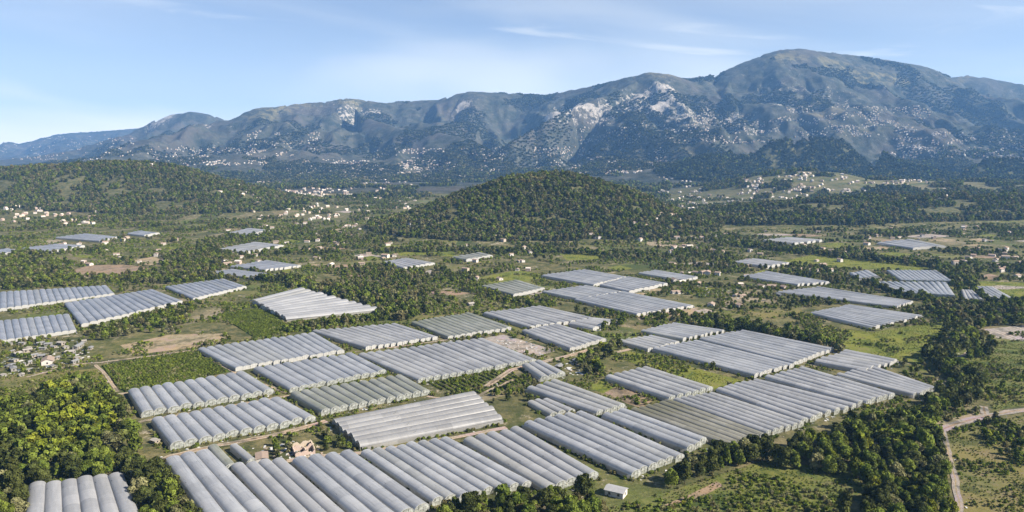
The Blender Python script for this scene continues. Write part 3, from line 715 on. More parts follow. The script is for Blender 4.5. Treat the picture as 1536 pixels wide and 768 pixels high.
def build_greenhouse(idx, A, B, D, C, n, film, label):
    E = 2.4
    a, b, d, c = [Vector(at(*p, E)).to_2d() for p in (A, B, D, C)]
    dist = ((a + b + c + d) * 0.25).length
    axis = ((d + c) * 0.5 - (a + b) * 0.5); L0 = axis.length; ax = axis.normalized()
    nrm = Vector((ax.y, -ax.x))
    w0 = abs((b - a).dot(nrm)) / n
    w1 = abs((c - d).dot(nrm)) / n
    w = 0.5 * (w0 + w1)
    BLOCKS.append(([tuple(a), tuple(b), tuple(c), tuple(d)], dist, w))
    rise = max(1.1, min(2.6, (0.32 if dist < 560 else 0.22) * w)); eave = E if 'collapsed' not in label else 0.9
    near = dist < 760
    root = link('greenhouse', None, loc=(*((a + b + c + d) * 0.25), 0))
    tag(root, label, 'greenhouse', 'plastic greenhouses on the valley floor')
    org = Vector(root.location)
    mat = FILM[film]
    na = 12 if near else 8
    hoop = 2.0 if dist < 520 else (3.0 if near else 6.0)
    m_ = max(2, int(L0 / hoop))
    # one tunnel skin, shared by all the tunnels of the block; two variants with different slack
    skins = []
    for var in range(3):
        rr = random.Random(idx * 7 + var)
        prof = arch(w, eave, rise, na)
        V_, F_ = [], []
        rows = 2 * m_ + 1 if near else m_ + 1
        sag = 0.0
        for j in range(rows):
            y = L0 * j / (rows - 1)
            sag = 0.7 * sag + rr.uniform(-0.045, 0.045)
            tight = -0.05 if (near and j % 2) else 0.0
            for k, (x, z) in enumerate(prof):
                s_ = math.sin(math.pi * k / na)
                V_.append((x + sag * 0.6, y, z + s_ * (tight + sag + rr.uniform(-0.03, 0.03))))
        for j in range(rows - 1):
            for k in range(na):
                i = j * (na + 1) + k; F_.append((i, i + 1, i + na + 2, i + na + 1))
        skins.append(new_mesh('tunnel_skin', V_, F_, mat, smooth=True))
    # end wall: film arch with a door-sized opening and pale bars
    prof = arch(w, eave, rise - 0.06, na)
    e = MB()
    ring = [(x * 0.985, 0, z) for x, z in prof]
    e.face([(-0.4925 * w, 0, 0.25)] + ring + [(0.4925 * w, 0, 0.25)])
    end_me = e.mesh('end_wall', END_FILM if dist < 600 else END_PALE)
    fr_me = None
    if near:
        fb = MB()
        for (x0, z0), (x1, z1) in zip(prof[:-1], prof[1:]): fb.bar((x0, 0, z0), (x1, 0, z1), 0.11, 4)
        for x in (-0.5 * w, -0.17 * w, 0.17 * w, 0.5 * w):
            zt = eave + rise * math.sqrt(max(0, 1 - (2 * x / w) ** 2))
            fb.bar((x, 0, 0), (x, 0, zt - 0.1), 0.09, 4)
        fb.bar((-0.5 * w, 0, eave), (0.5 * w, 0, eave), 0.08, 4)
        fr_me = fb.mesh('end_frame', FRAME)
    gb = MB(); gb.box(-0.2, 0.2, 0, L0, eave - 0.22, eave + 0.03)
    g_me = gb.mesh('gutter', GUTTER)
    sb = MB()
    ns = max(2, m_ // 2)
    for j in range(ns):
        y0, y1 = L0 * j / ns, L0 * (j + 1) / ns
        sb.face([(0.15 + random.uniform(0, .12), y0, 0.02), (0.15 + random.uniform(0, .12), y1, 0.02), (0, y1, eave), (0, y0, eave)])
    s_me = sb.mesh('side_wall', mat)
    c_me = None
    if dist < 620 and eave > 1:
        V_, F_, T_ = [], [], []
        rr = random.Random(idx)
        for row in (-0.3, -0.1, 0.1, 0.3):
            for q in range(int(min(L0, 60) * 1.6)):
                x, y, z, s_ = row * w + rr.uniform(-.25, .25), rr.uniform(0.4, min(L0, 60)), rr.uniform(0.2, 1.7), rr.uniform(.25, .5)
                i = len(V_); u_ = rr.uniform(0, 3.1)
                V_ += [(x - s_ * math.cos(u_), y - s_ * math.sin(u_), z - .1), (x + s_ * math.cos(u_), y + s_ * math.sin(u_), z - .1), (x + .1, y, z + s_)]
                F_.append((i, i + 1, i + 2)); T_.append(rr.random())
        c_me = new_mesh('crop_row', V_, F_, CROP, fattr={'tint': T_})
    rz = math.atan2(ax.y, ax.x) - math.pi / 2
    open_ = 'dark' in label and 'left' in label
    for i in range(n):
        t = (i + 0.5) / n
        jit = random.uniform(-1.1, 1.1)
        p0 = a.lerp(b, t); p1 = d.lerp(c, t)
        v_ = p1 - p0; L = v_.length; rzi = math.atan2(v_.y, v_.x) - math.pi / 2
        p0 = p0 + v_.normalized() * jit
        wi = w0 * (1 - 0.5) + w1 * 0.5
        tn = link('tunnel', skins[(i * 7 + idx) % 3], root, Vector((*p0, 0)) - org, rzi, (random.uniform(.985, 1.03) * wi / w, L / L0, 1.0 + random.uniform(-.06, .06)))
        if not open_ or i % 3 == 1:
            link('end_wall', end_me, tn, (0, 0.12, 0))
        link('end_wall', end_me, tn, (0, L0 - 0.12, 0))
        if fr_me: link('end_frame', fr_me, tn, (0, 0.02, 0))
        if c_me: link('crop_row', c_me, tn, (0, 0.5, 0.02))['kind'] = 'stuff'
        if i:
            q0 = a.lerp(b, i / n); q1 = d.lerp(c, i / n); vv = q1 - q0
            link('gutter', g_me, root, Vector((*q0, 0)) - org, math.atan2(vv.y, vv.x) - math.pi / 2, (1, vv.length / L0, 1))
    for q0, q1, sx in ((a, d, -1), (b, c, 1)):
        vv = q1 - q0
        side = 1 if nrm.dot(b - a) > 0 else -1
        link('side_wall', s_me, root, Vector((*q0, 0)) - org, math.atan2(vv.y, vv.x) - math.pi / 2, (sx * side, vv.length / L0, 1))
    return dist, w, L0
for k, g in enumerate(GH):
    dd, ww, ll = build_greenhouse(k, *g)
    print('GH %2d dist %.0f span %.1f len %.0f n %d' % (k, dd, ww, ll, g[4]))

# ------------------------------------------------------------------ trees: meshes
def crown_mesh(seed, h, wd, base, leaf=0.62, per=95, blobs=12, shape='round'):
    r = np.random.default_rng(seed)
    cs = []
    for k in range(blobs):
        t = (k + 0.5) / blobs
        z = base + (h - base) * (0.12 + 0.80 * t)
        if shape == 'round': rad = wd * 0.5 * math.sqrt(max(0.05, 1 - (2 * t - 0.85) ** 2 / 1.4))
        elif shape == 'cone': rad = wd * 0.5 * (1.02 - t)
        else: rad = wd * 0.5 * (0.55 + 0.45 * math.sin(math.pi * t))
        a = k * 2.399 + r.uniform(-.5, .5); rr = rad * (0.35 + 0.45 * r.random())
        br = wd * r.uniform(0.22, 0.34) * (0.75 if shape == 'cone' else 1) * (1.1 - 0.3 * t)
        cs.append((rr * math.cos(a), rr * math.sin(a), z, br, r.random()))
    V_, F_, T_ = [], [], []
    for (cx, cy, cz, br, tb) in cs:
        d = r.normal(size=(per, 3)); d /= np.linalg.norm(d, axis=1)[:, None]
        d[:, 2] = np.where(d[:, 2] < -0.55, -d[:, 2], d[:, 2])
        rad = br * (0.72 + 0.42 * r.random(per))
        p = np.array([cx, cy, cz]) + d * rad[:, None] * np.array([1, 1, 0.86])
        n = d + 0.55 * r.normal(size=(per, 3)); n /= np.linalg.norm(n, axis=1)[:, None]
        up = np.cross(n, r.normal(size=(per, 3))); up /= np.linalg.norm(up, axis=1)[:, None]
        sd = np.cross(n, up)
        s = leaf * (0.6 + 0.8 * r.random(per))
        for k in range(per):
            i = len(V_); a_, b_ = sd[k] * s[k], up[k] * s[k] * 0.72
            V_ += [tuple(p[k] - a_), tuple(p[k] - b_), tuple(p[k] + a_), tuple(p[k] + b_)]
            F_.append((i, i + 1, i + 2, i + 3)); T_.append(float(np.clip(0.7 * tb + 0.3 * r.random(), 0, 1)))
    return V_, F_, T_, cs
def trunk_mesh(seed, h, base, cs, r0):
    m = MB(); rr = random.Random(seed)
    pts = [Vector((0, 0, -0.3)), Vector((rr.uniform(-.15, .15), rr.uniform(-.15, .15), base * 0.7)), Vector((rr.uniform(-.4, .4), rr.uniform(-.4, .4), base + (h - base) * 0.4)), Vector((0, 0, h * 0.86))]
    rad = [r0, r0 * 0.75, r0 * 0.5, r0 * 0.12]
    for a, b, p, q in zip(pts[:-1], pts[1:], rad[:-1], rad[1:]): m.bar(a, b, p, 6, q)
    for c in cs[1::2][:6]:
        z = max(base * 0.6, c[2] - 1.6); t = min(1, z / (h * 0.86))
        m.bar((0, 0, z), (c[0], c[1], c[2]), r0 * 0.38 * (1.2 - t), 5, r0 * 0.08)
    return m
SPECS = [  # name, leaf key, height, width, crown base, shape
    ('dark', 8.5, 7.0, 1.5, 'round'), ('dark', 10.0, 7.5, 1.8, 'round'), ('dark', 7.0, 6.5, 1.0, 'round'), ('dark', 11.0, 5.5, 1.5, 'oval'),
    ('mid', 8.0, 7.0, 1.4, 'round'), ('mid', 9.5, 7.0, 1.6, 'oval'), ('mid', 6.5, 6.0, 1.0, 'round'), ('mid', 9.0, 5.0, 1.2, 'cone'),
    ('yellow', 7.5, 6.5, 1.2, 'round'), ('yellow', 9.0, 6.5, 1.4, 'oval'), ('yellow', 6.0, 6.0, 0.9, 'round'),
    ('olive', 6.0, 6.0, 1.2, 'round'), ('olive', 7.5, 7.0, 1.3, 'round'), ('brown', 6.0, 5.5, 1.0, 'round'),
]
TREES = []
for k, (lf, h, wd, bs, shp) in enumerate(SPECS):
    V_, F_, T_, cs = crown_mesh(100 + k, h, wd, bs, 0.46, 170, 11, shp)
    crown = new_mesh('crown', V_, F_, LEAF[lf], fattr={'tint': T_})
    tm = trunk_mesh(100 + k, h, bs, cs, 0.24)
    trunk = tm.mesh('trunk', BARK)
    TREES.append((lf, crown, trunk, h, wd))
# lighter meshes for masses of trees
PROTO = {}
def proto_collection(name, objs):
    c = bpy.data.collections.new(name)
    for me in objs:
        o = bpy.data.objects.new(me.name, me); c.objects.link(o)
    return c
def mass_mesh(name, seed, leafkey, h, wd, base, leaf, per, blobs, shape, trunk=True):
    V_, F_, T_, cs = crown_mesh(seed, h, wd, base, leaf, per, blobs, shape)
    mi = [0] * len(F_)
    if trunk:
        tm = trunk_mesh(seed, h, base, cs[:2], 0.22); o = len(V_)
        V_ = V_ + tm.v; F_ = F_ + [tuple(i + o for i in f) for f in tm.f]; mi += [1] * len(tm.f); T_ = T_ + [0.5] * len(tm.f)
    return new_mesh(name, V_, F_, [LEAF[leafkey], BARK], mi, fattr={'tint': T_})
MIDS = ['dark', 'dark', 'mid', 'mid', 'olive', 'brown', 'yellow', 'dark', 'mid', 'olive', 'yellow']
mid_me = [mass_mesh('wood_tree_%s' % k, 300 + i, k, 7.5 + (i % 3), 6.6, 1.0, 0.85, 34, 9, 'round' if i % 4 else 'oval') for i, k in enumerate(MIDS)]
PROTO['mid'] = proto_collection('wood_trees', mid_me)
far_me = [mass_mesh('far_tree_%s' % k, 400 + i, k, 9, 8.5, 0.5, 1.9, 10, 7, 'round', False) for i, k in enumerate(['dark', 'maquis', 'mid', 'maquis', 'olive', 'brown', 'mid'])]
PROTO['far'] = proto_collection('far_trees', far_me)
bush_me = [mass_mesh('bush_%s' % k, 500 + i, k, 1.9, 2.6, 0.0, 0.42, 22, 6, 'round', False) for i, k in enumerate(['dark', 'mid', 'olive', 'brown', 'yellow', 'mid'])]
PROTO['bush'] = proto_collection('bushes', bush_me)
def stand_mesh(name, seed, keys):
    r = np.random.default_rng(seed); V_, F_, T_, mi = [], [], [], []
    for k in range(7):
        a, q = k * 2.4, 1.0 + 9 * math.sqrt(k / 7.0); h = r.uniform(5, 11); w_ = r.uniform(7, 11)
        v2, f2, t2, _ = crown_mesh(seed * 50 + k, h, w_, -2.0, 2.4, 8, 4, 'round')
        o = len(V_); V_ += [(x + q * math.cos(a), y + q * math.sin(a), z) for x, y, z in v2]; F_ += [tuple(i + o for i in f) for f in f2]; T_ += t2; mi += [int(r.integers(len(keys)))] * len(f2)
    return new_mesh(name, V_, F_, [LEAF[k] for k in keys], mi, fattr={'tint': T_})
PROTO['stand'] = proto_collection('tree_stands', [stand_mesh('stand_%d' % i, 60 + i, ks) for i, ks in enumerate([['maquis'], ['maquis', 'dark'], ['maquis', 'olive'], ['maquis', 'brown']])])

def make_group(coll):
    ng = bpy.data.node_groups.new('scatter_' + coll.name, 'GeometryNodeTree')
    ng.interface.new_socket('Geometry', in_out='INPUT', socket_type='NodeSocketGeometry')
    ng.interface.new_socket('Geometry', in_out='OUTPUT', socket_type='NodeSocketGeometry')
    N, L = ng.nodes, ng.links
    gi, go = N.new('NodeGroupInput'), N.new('NodeGroupOutput')
    ci = N.new('GeometryNodeCollectionInfo'); ci.inputs['Collection'].default_value = coll; ci.inputs['Separate Children'].default_value = True; ci.inputs['Reset Children'].default_value = True
    ip = N.new('GeometryNodeInstanceOnPoints'); ip.inputs['Pick Instance'].default_value = True
    def na(nm, ty):
        n = N.new('GeometryNodeInputNamedAttribute'); n.data_type = ty; n.inputs['Name'].default_value = nm; return n.outputs['Attribute']
    L.new(gi.outputs[0], ip.inputs['Points']); L.new(ci.outputs[0], ip.inputs['Instance'])
    L.new(na('pick', 'INT'), ip.inputs['Instance Index']); L.new(na('turn', 'FLOAT_VECTOR'), ip.inputs['Rotation']); L.new(na('size', 'FLOAT_VECTOR'), ip.inputs['Scale'])
    L.new(ip.outputs[0], go.inputs[0])
    return ng
GROUPS = {}
def scatter(name, proto, pts, picks, sizes, label, cat):
    if len(pts) == 0: return
    pts = np.asarray(pts, float)
    me = bpy.data.meshes.new(name); me.vertices.add(len(pts)); me.vertices.foreach_set('co', pts.ravel())
    a = me.attributes.new('pick', 'INT', 'POINT'); a.data.foreach_set('value', np.asarray(picks, np.int32))
    t = np.zeros((len(pts), 3)); t[:, 2] = RNG.random(len(pts)) * 6.283
    a = me.attributes.new('turn', 'FLOAT_VECTOR', 'POINT'); a.data.foreach_set('vector', t.ravel())
    s = np.asarray(sizes, float); s3 = np.stack([s * RNG.uniform(.85, 1.2, len(s)), s * RNG.uniform(.85, 1.2, len(s)), s * RNG.uniform(.8, 1.25, len(s))], 1)
    a = me.attributes.new('size', 'FLOAT_VECTOR', 'POINT'); a.data.foreach_set('vector', s3.ravel())
    o = link(name, me); tag(o, label, cat, kind='stuff')
    if proto not in GROUPS: GROUPS[proto] = make_group(PROTO[proto])
    md = o.modifiers.new('scatter', 'NODES'); md.node_group = GROUPS[proto]
    print('STUFF', name, len(pts))
    return o

# ------------------------------------------------------------------ where things may grow
KEEP_OUT = [grow(b[0], 5.0) for b in BLOCKS]
def free(x, y, margin_track=3.0, fields=True, gh=True):
    ok = np.ones(x.shape, bool)
    if gh:
        for p in KEEP_OUT: ok &= ~in_poly(x, y, p)
    for ln, w in TRACK_LINES: ok &= ~near_line(x, y, ln, w * 0.5 + margin_track)
    if fields:
        for p, k in FIELD_POLYS:
            if k in ('rough', 'olive'): continue
            ok &= ~in_poly(x, y, p)
    return ok
def grid_points(x0, x1, y0, y1, s, jit=0.45):
    xs, ys = np.meshgrid(np.arange(x0, x1, s), np.arange(y0, y1, s))
    return xs.ravel() + RNG.uniform(-jit, jit, xs.size) * s, ys.ravel() + RNG.uniform(-jit, jit, xs.size) * s
def poly_points(pts, s):
    g = px_poly(pts); xs = [p[0] for p in g]; ys = [p[1] for p in g]
    x, y = grid_points(min(xs), max(xs), min(ys), max(ys), s); m = in_poly(x, y, g)
    return x[m], y[m]
def line_points(pts, w, s):
    g = px_poly(pts); xs = [p[0] for p in g]; ys = [p[1] for p in g]
    x, y = grid_points(min(xs) - w, max(xs) + w, min(ys) - w, max(ys) + w, s); m = near_line(x, y, g, w)
    return x[m], y[m]
def in_view(x, y, margin=60):
    d = y * CP + CAM_H * SP
    return (np.abs(x / np.maximum(d, 1) * F) < 768 + margin)

# individual trees of the near woods --------------------------------------------------
WOODS = [
    ('left', [(-50, 640), (0, 612), (70, 592), (118, 578), (160, 592), (186, 615), (196, 645), (212, 690), (238, 712), (262, 745), (305, 820), (222, 820), (196, 735), (182, 714), (44, 732), (36, 800), (-50, 800)], 7.2, 'the wood left of the arched tunnels'),
    ('right', [(1150, 697), (1185, 678), (1250, 648), (1330, 626), (1396, 618), (1404, 640), (1408, 665), (1422, 705), (1430, 760), (1432, 830), (1215, 830), (1262, 775), (1305, 745), (1282, 722), (1230, 712)], 7.0, 'the wood beside the gravel path'),
    ('belt', [(1385, 540), (1412, 512), (1436, 505), (1452, 520), (1430, 545), (1470, 575), (1474, 604), (1440, 618), (1400, 622), (1392, 606), (1420, 594), (1420, 570)], 7.0, 'the curving tree belt on the right'),
    ('round', [(985, 742), (1008, 716), (1050, 694), (1100, 682), (1150, 672), (1150, 690), (1085, 712), (1020, 735)], 6.5, 'the dark clump behind the white shed'),
    ('bottom', [(652, 772), (700, 762), (800, 748), (880, 752), (905, 770), (880, 800), (660, 820)], 6.0, 'the hedge along the bottom edge'),
]
LOOK = {'dark': 'dark green', 'mid': 'mid green', 'yellow': 'yellow-green', 'olive': 'grey-olive', 'brown': 'brownish'}
n_tree = 0
cand = []
for zone, poly, s, where in WOODS:
    x, y = poly_points(poly, s)
    ok = free(x, y, 2.5, False)
    x, y = x[ok], y[ok]
    for px_, py_ in zip(x, y): cand.append((math.hypot(px_, py_), px_, py_, zone, where))
cand.sort()
print('near trees', len(cand))
byleaf = {}
for i, t in enumerate(TREES): byleaf.setdefault(t[0], []).append(i)
rest = []
yel = px_poly([(45, 690), (60, 600), (120, 590), (160, 620), (180, 660), (120, 690)])
for d_, x, y, zone, where in cand:
    u = random.random()
    if zone == 'left':
        inside = bool(in_poly(np.array([x]), np.array([y]), yel)[0])
        lf = ('yellow' if u < 0.45 else 'mid' if u < 0.85 else 'dark') if inside else ('dark' if u < 0.5 else 'mid' if u < 0.9 else 'olive')
    elif zone == 'right': lf = ('dark' if u < 0.6 else 'mid' if u < 0.92 else 'olive') if y > 415 else ('dark' if u < 0.3 else 'mid' if u < 0.72 else 'yellow' if u < 0.95 else 'olive')
    elif zone == 'bottom': lf = 'mid' if u < 0.4 else 'dark' if u < 0.75 else 'brown'
    else: lf = 'dark' if u < 0.7 else 'mid' if u < 0.9 else 'olive'
    sc = random.uniform(0.72, 1.12) * (1.1 if zone in ('round', 'belt') else 1.08)
    if n_tree >= 300: rest.append((x, y, lf, sc)); continue
    lf_, crown, trunk, h, wd = TREES[random.choice(byleaf[lf])]
    t = link('tree', None, loc=(x, y, 0), rz=random.uniform(0, 6.28), scale=(sc, sc, sc * random.uniform(0.9, 1.15)))
    hh = h * t.scale[2]; size = 'tall' if hh > 9.3 else 'low' if hh < 7 else 'middling'
    side = {'left': 'by the corner tunnels' if y < 365 else 'by the tunnel ends' if x > -215 else 'at the upper edge' if y > 470 else 'deep',
            'right': 'against the tunnel fronts' if y > 455 else 'beside the path' if x > 205 else 'at the meadow edge' if x < 165 else 'deep',
            'belt': 'near the meadow' if y > 560 else 'near the gravel track', 'round': 'at the shed end' if x < 120 else 'away from shed', 'bottom': 'under the grey tunnels' if x < 10 else 'under the white tunnels'}[zone]
    lab_ = '%s %s tree %s in %s' % (size, LOOK[lf], side, where)
    tag(t, lab_, 'tree', lab_.replace(' tree ', ' trees ', 1))
    link('crown', crown, t); link('trunk', trunk, t)
    n_tree += 1
PICK = {k: [i for i, q in enumerate(sorted(m.name for m in mid_me)) if k in q] for k in LEAF}
PICKF = {k: [i for i, q in enumerate(sorted(m.name for m in far_me)) if k in q] for k in LEAF}
PICKB = {k: [i for i, q in enumerate(sorted(m.name for m in bush_me)) if k in q] for k in LEAF}
def choose(table, n, wts):
    ks = list(wts); p = np.array([wts[k] for k in ks], float); p /= p.sum()
    kk = RNG.choice(len(ks), n, p=p)
    return [random.choice(table[ks[k]]) for k in kk]

# masses: belts, hedges and scrub of the valley -----------------------------------------
mx, my, msz = [], [], []
def add_mass(x, y, size, track=2.5, fields=False, keep=None):
    ok = free(x, y, track, fields) & in_view(x, y)
    if keep is not None: ok &= keep
    mx.append(x[ok]); my.append(y[ok]); msz.append(np.full(ok.sum(), size) * RNG.uniform(.65, 1.2, ok.sum()))
scatter('wood_trees', 'mid', [(x, y, 0.0) for x, y, lf, sc in rest], [random.choice(PICK[lf]) for x, y, lf, sc in rest], [sc for x, y, lf, sc in rest], 'farther trees of the near woods on the left and right', 'trees')
for pts, s, size in [
        ([(1385, 532), (1420, 500), (1405, 470), (1395, 458), (1440, 456), (1560, 466), (1560, 492), (1490, 488), (1470, 500), (1500, 528), (1455, 545), (1430, 535)], 7.5, .9),
        ([(452, 434), (520, 432), (600, 445), (650, 468), (600, 484), (578, 474)], 7.0, .95),
        ([(130, 498), (190, 482), (275, 458), (300, 462), (280, 484), (205, 502), (140, 514)], 8, .75),
        ([(0, 388), (110, 394), (112, 414), (100, 430), (0, 436), (-20, 410)], 9, .8),
        ([(220, 412), (330, 405), (345, 416), (250, 428), (180, 424)], 9, .85),
        ([(250, 380), (345, 378), (340, 400), (240, 408)], 10, .8),
        ([(480, 402), (560, 400), (640, 430), (690, 455), (640, 462), (540, 436)], 10, .65),
        ([(840, 470), (960, 478), (1060, 490), (1130, 497), (1130, 486), (1050, 474), (960, 466)], 9, .7),
        ([(480, 655), (512, 640), (532, 676), (495, 690)], 6.5, .6), ([(412, 668), (438, 660), (440, 684), (415, 690)], 6, .5), ([(0, 520), (130, 505), (135, 545), (60, 560), (0, 568)], 9, .42),
        ([(1250, 447), (1320, 452), (1400, 462), (1420, 474), (1396, 470), (1340, 446)], 8, .95),
        ([(1190, 449), (1275, 452), (1270, 459), (1190, 456)], 8, .75)]:
    x, y = poly_points(pts, s); add_mass(x, y, size)
for pts, w, s, size in [
        ([(440, 496), (500, 487), (570, 480), (605, 470)], 8, 5.5, .75),
        ([(1125, 496), (1180, 506), (1225, 516), (1262, 528)], 9, 6, .95),
        ([(1130, 371), (1200, 379), (1300, 390), (1400, 400), (1432, 414), (1440, 428)], 18, 8, 1.0),
        ([(1060, 490), (1130, 498)], 9, 6, 1.0),
        ([(160, 555), (185, 598)], 4, 4, .35),
        ([(795, 495), (850, 520)], 4, 4, .4),
        ([(925, 520), (880, 545), (890, 560)], 9, 6, .75),
        ([(890, 492), (925, 488)], 9, 6, .95),
        ([(660, 405), (700, 430), (760, 446)], 8, 6, .6),
        ([(700, 436), (810, 465)], 7, 6, .6),
        ([(560, 378), (700, 376), (850, 379), (920, 384)], 14, 7, .9),
        ([(395, 420), (450, 424), (448, 430)], 16, 7, 1.0),
        ([(1310, 428), (1340, 440), (1390, 452)], 10, 7, .9),
        ([(1450, 436), (1480, 452), (1536, 462)], 12, 7, .9),
        ([(1480, 625), (1500, 640), (1536, 655)], 8, 6, .55),
        ([(1490, 660), (1536, 690)], 9, 6, .6),
        ([(215, 700), (262, 770), (300, 815)], 9, 6, .8),
        ([(120, 492), (60, 512), (0, 518)], 7, 6, .5)]:
    x, y = line_points(pts, w, s); add_mass(x, y, size)
# background scatter: thin in the tunnel plain, dense towards the foot of the hills
x, y = grid_points(-1900, 1900, 480, 1080, 10)
add_mass(x, y, 0.5, 3.0, True, fbm(x / 60, y / 60, 3, 5) > 0.63)
x, y = grid_points(-2300, 2300, 900, 2700, 10.5)
z, rg = height(x, y, True)
pn = fbm(x / 85, y / 85, 4, 9)
keep = (rg == 0) & (pn > 0.535 + 0.05 * (np.abs(x - 100) < 450) * (y < 1250) + 0.03 * (x > 450) - 0.05 * (x < -500))
add_mass(x, y, 0.78, 3.0, True, keep)
X, Y = np.concatenate(mx), np.concatenate(my); S = np.concatenate(msz)
scatter('valley_trees', 'mid', np.stack([X, Y, np.zeros_like(X)], 1), choose(PICK, len(X), {'dark': 3.4, 'mid': 4.6, 'olive': 2.8, 'brown': .7, 'yellow': .25}), S, 'hedges, belts and scattered trees over the valley floor', 'trees')

# wooded hills -------------------------------------------------------------------------
def hill_wood(reg, x0, x1, y0, y1, s, size, name, label, proto='mid', thin=0.27, wts=None, farm=None):
    x, y = grid_points(x0, x1, y0, y1, s)
    m = in_view(x, y); x, y = x[m], y[m]
    z, rg = height(x, y, True)
    keep = (rg == reg) & (fbm(x / 55, y / 55, 3, 15 + reg) > thin)
    if farm is not None: keep &= farm(x, y)
    keep &= free(x, y, 3.0, False)
    x, y, z = x[keep], y[keep], z[keep]
    tb = PICK if proto == 'mid' else PICKF
    pick = np.array(choose(tb, len(x), wts or {'dark': 4, 'mid': 2.8, 'olive': 2.6, 'brown': .8}))
    if wts is None:                                   # stands of lighter growth among the darker ones
        alt = np.array(choose(tb, len(x), {'dark': 1.4, 'mid': 4, 'olive': 3.4, 'brown': 1.2}))
        pick = np.where(fbm(x / 130, y / 110, 3, 81) + RNG.normal(0, .05, len(x)) > 0.5, alt, pick)
    scatter(name, proto, np.stack([x, y, z - 0.3], 1), pick, size * RNG.uniform(.5, 1.3, len(x)) * (0.8 + 0.4 * fbm(x / 70, y / 70, 2, 83)), label, 'woodland')
hill_wood(1, -500, 700, 1150, 2050, 6.5, 1.02, 'hill_woodland', 'dense dark woodland covering the dome shaped middle hill', thin=0.285)
hill_wood(2, -2400, 100, 1750, 2700, 8.4, 1.08, 'hill_woodland', 'woodland over the low hill on the left', thin=0.345)
def wood_front(x, y):
    q = fbm(x / 95, y / 70, 3, 77)
    return (y < 1760) | ((y < 1960) & (q > 0.44)) | (q > 0.575)
hill_wood(5, 450, 2300, 1400, 3300, 9.0, 1.3, 'hill_woodland', 'dark woodland on the front slope below the right farmland', thin=0.2, farm=wood_front)
hill_wood(3, 500, 3200, 2900, 4900, 11.5, 1.45, 'hill_woodland', 'dark woodland over the foothill below the big mountain', 'far', 0.3, {'maquis': 9, 'dark': 2, 'mid': .6, 'olive': .4, 'brown': .3})
x, y = grid_points(-3600, 3800, 2600, 4600, 15)
m = in_view(x, y); x, y = x[m], y[m]; z, rg = height(x, y, True)
pn = fbm(x / 140, y / 190, 4, 19)
k = ((rg == 0) & (pn > 0.595)) | ((rg == 4) & (pn > 0.56 + 0.05 * (x > 500)) & (z < 260))
x, y, z = x[k], y[k], z[k]
scatter('foothill_trees', 'far', np.stack([x, y, z - .5], 1), choose(PICKF, len(x), {'maquis': 3, 'dark': 3.5, 'mid': 2, 'olive': 1.5, 'brown': .6}), 1.3 * RNG.uniform(.6, 1.25, len(x)), 'trees between the far villages at the foot of the mountains', 'trees')
x, y = grid_points(-4600, 4600, 3900, 8200, 18.5)
m = in_view(x, y, 30); x, y = x[m], y[m]; z, rg = height(x, y, True)
pn = fbm(x / 320, y / 420, 4, 23)
k = (rg == 4) & (pn + 0.00022 * (420 - z) > 0.515 + 0.07 * np.clip((x - 500) / 600, 0, 1) * np.clip((6000 - y) / 600, 0, 1))
x, y, z = x[k], y[k], z[k]
scatter('mountain_woodland', 'stand', np.stack([x, y, z - 1.5], 1), RNG.integers(0, 4, len(x)), RNG.uniform(.6, 1.1, len(x)), 'scrub woodland on the mountain slopes', 'woodland')

# undergrowth and crops -----------------------------------------------------------------
bx, by, bs = [], [], []
def add_bush(x, y, size, track=1.0, gh=True):
    ok = free(x, y, track, False, gh) & in_view(x, y)
    bx.append(x[ok]); by.append(y[ok]); bs.append(np.full(ok.sum(), size) * RNG.uniform(.5, 1.4, ok.sum()))
for p, k in FIELD_POLYS:
    if k in ('rough', 'olive'):
        xs, ys = [q[0] for q in p], [q[1] for q in p]
        x, y = grid_points(min(xs), max(xs), min(ys), max(ys), 2.6 if min(ys) < 650 else 5)
        m = in_poly(x, y, p) & (fbm(x / 14, y / 9, 3, 33) > 0.57); add_bush(x[m], y[m], 0.5)
        if min(ys) < 560:                            # long grass and weeds
            x, y = grid_points(min(xs), max(xs), min(ys), max(ys), 1.9)
            m = in_poly(x, y, p) & (fbm(x / 9, y / 7, 3, 35) > 0.43); add_bush(x[m], y[m], 0.24)
x, y = grid_points(-520, 560, 250, 1000, 3.4)
m = fbm(x / 26, y / 26, 3, 35) > 0.56
add_bush(x[m], y[m], 0.75)
for (poly, dist, w) in BLOCKS:                       # weeds along the ends and sides of the tunnels
    if dist > 1100: continue
    P = [Vector(q) for q in grow(poly, 2.5)]
    for a, b in zip(P, P[1:] + P[:1]):
        n = int((b - a).length / 1.8)
        t = RNG.random(n); off = RNG.normal(0, 0.7, n)
        d = (b - a).normalized(); x = a.x + (b.x - a.x) * t - d.y * off; y = a.y + (b.y - a.y) * t + d.x * off
        m = fbm(x / 9, y / 9, 2, 37) > 0.45
        bx.append(x[m]); by.append(y[m]); bs.append(RNG.uniform(.25, .95, m.sum()))
x, y = grid_points(-1500, 1500, 650, 1800, 6.5)
z, rg = height(x, y, True)
m = (rg == 0) & (fbm(x / 40, y / 28, 4, 39) > 0.52)
x, y = x[m], y[m]; ok = free(x, y, 1.5, True) & in_view(x, y)
bx.append(x[ok]); by.append(y[ok]); bs.append(RNG.uniform(.6, 1.7, ok.sum()))
for p, k in FIELD_POLYS:
    if k == 'lush':
        xs, ys = [q[0] for q in p], [q[1] for q in p]
        x, y = grid_points(min(xs), max(xs), min(ys), max(ys), 2.2 if min(ys) < 700 else 4)
        m = in_poly(x, y, p) & (fbm(x / 11, y / 11, 3, 43) > 0.48); x, y = x[m], y[m]; ok = free(x, y, 1.0, False)
        bx.append(x[ok]); by.append(y[ok]); bs.append(RNG.uniform(.12, .30, ok.sum()))
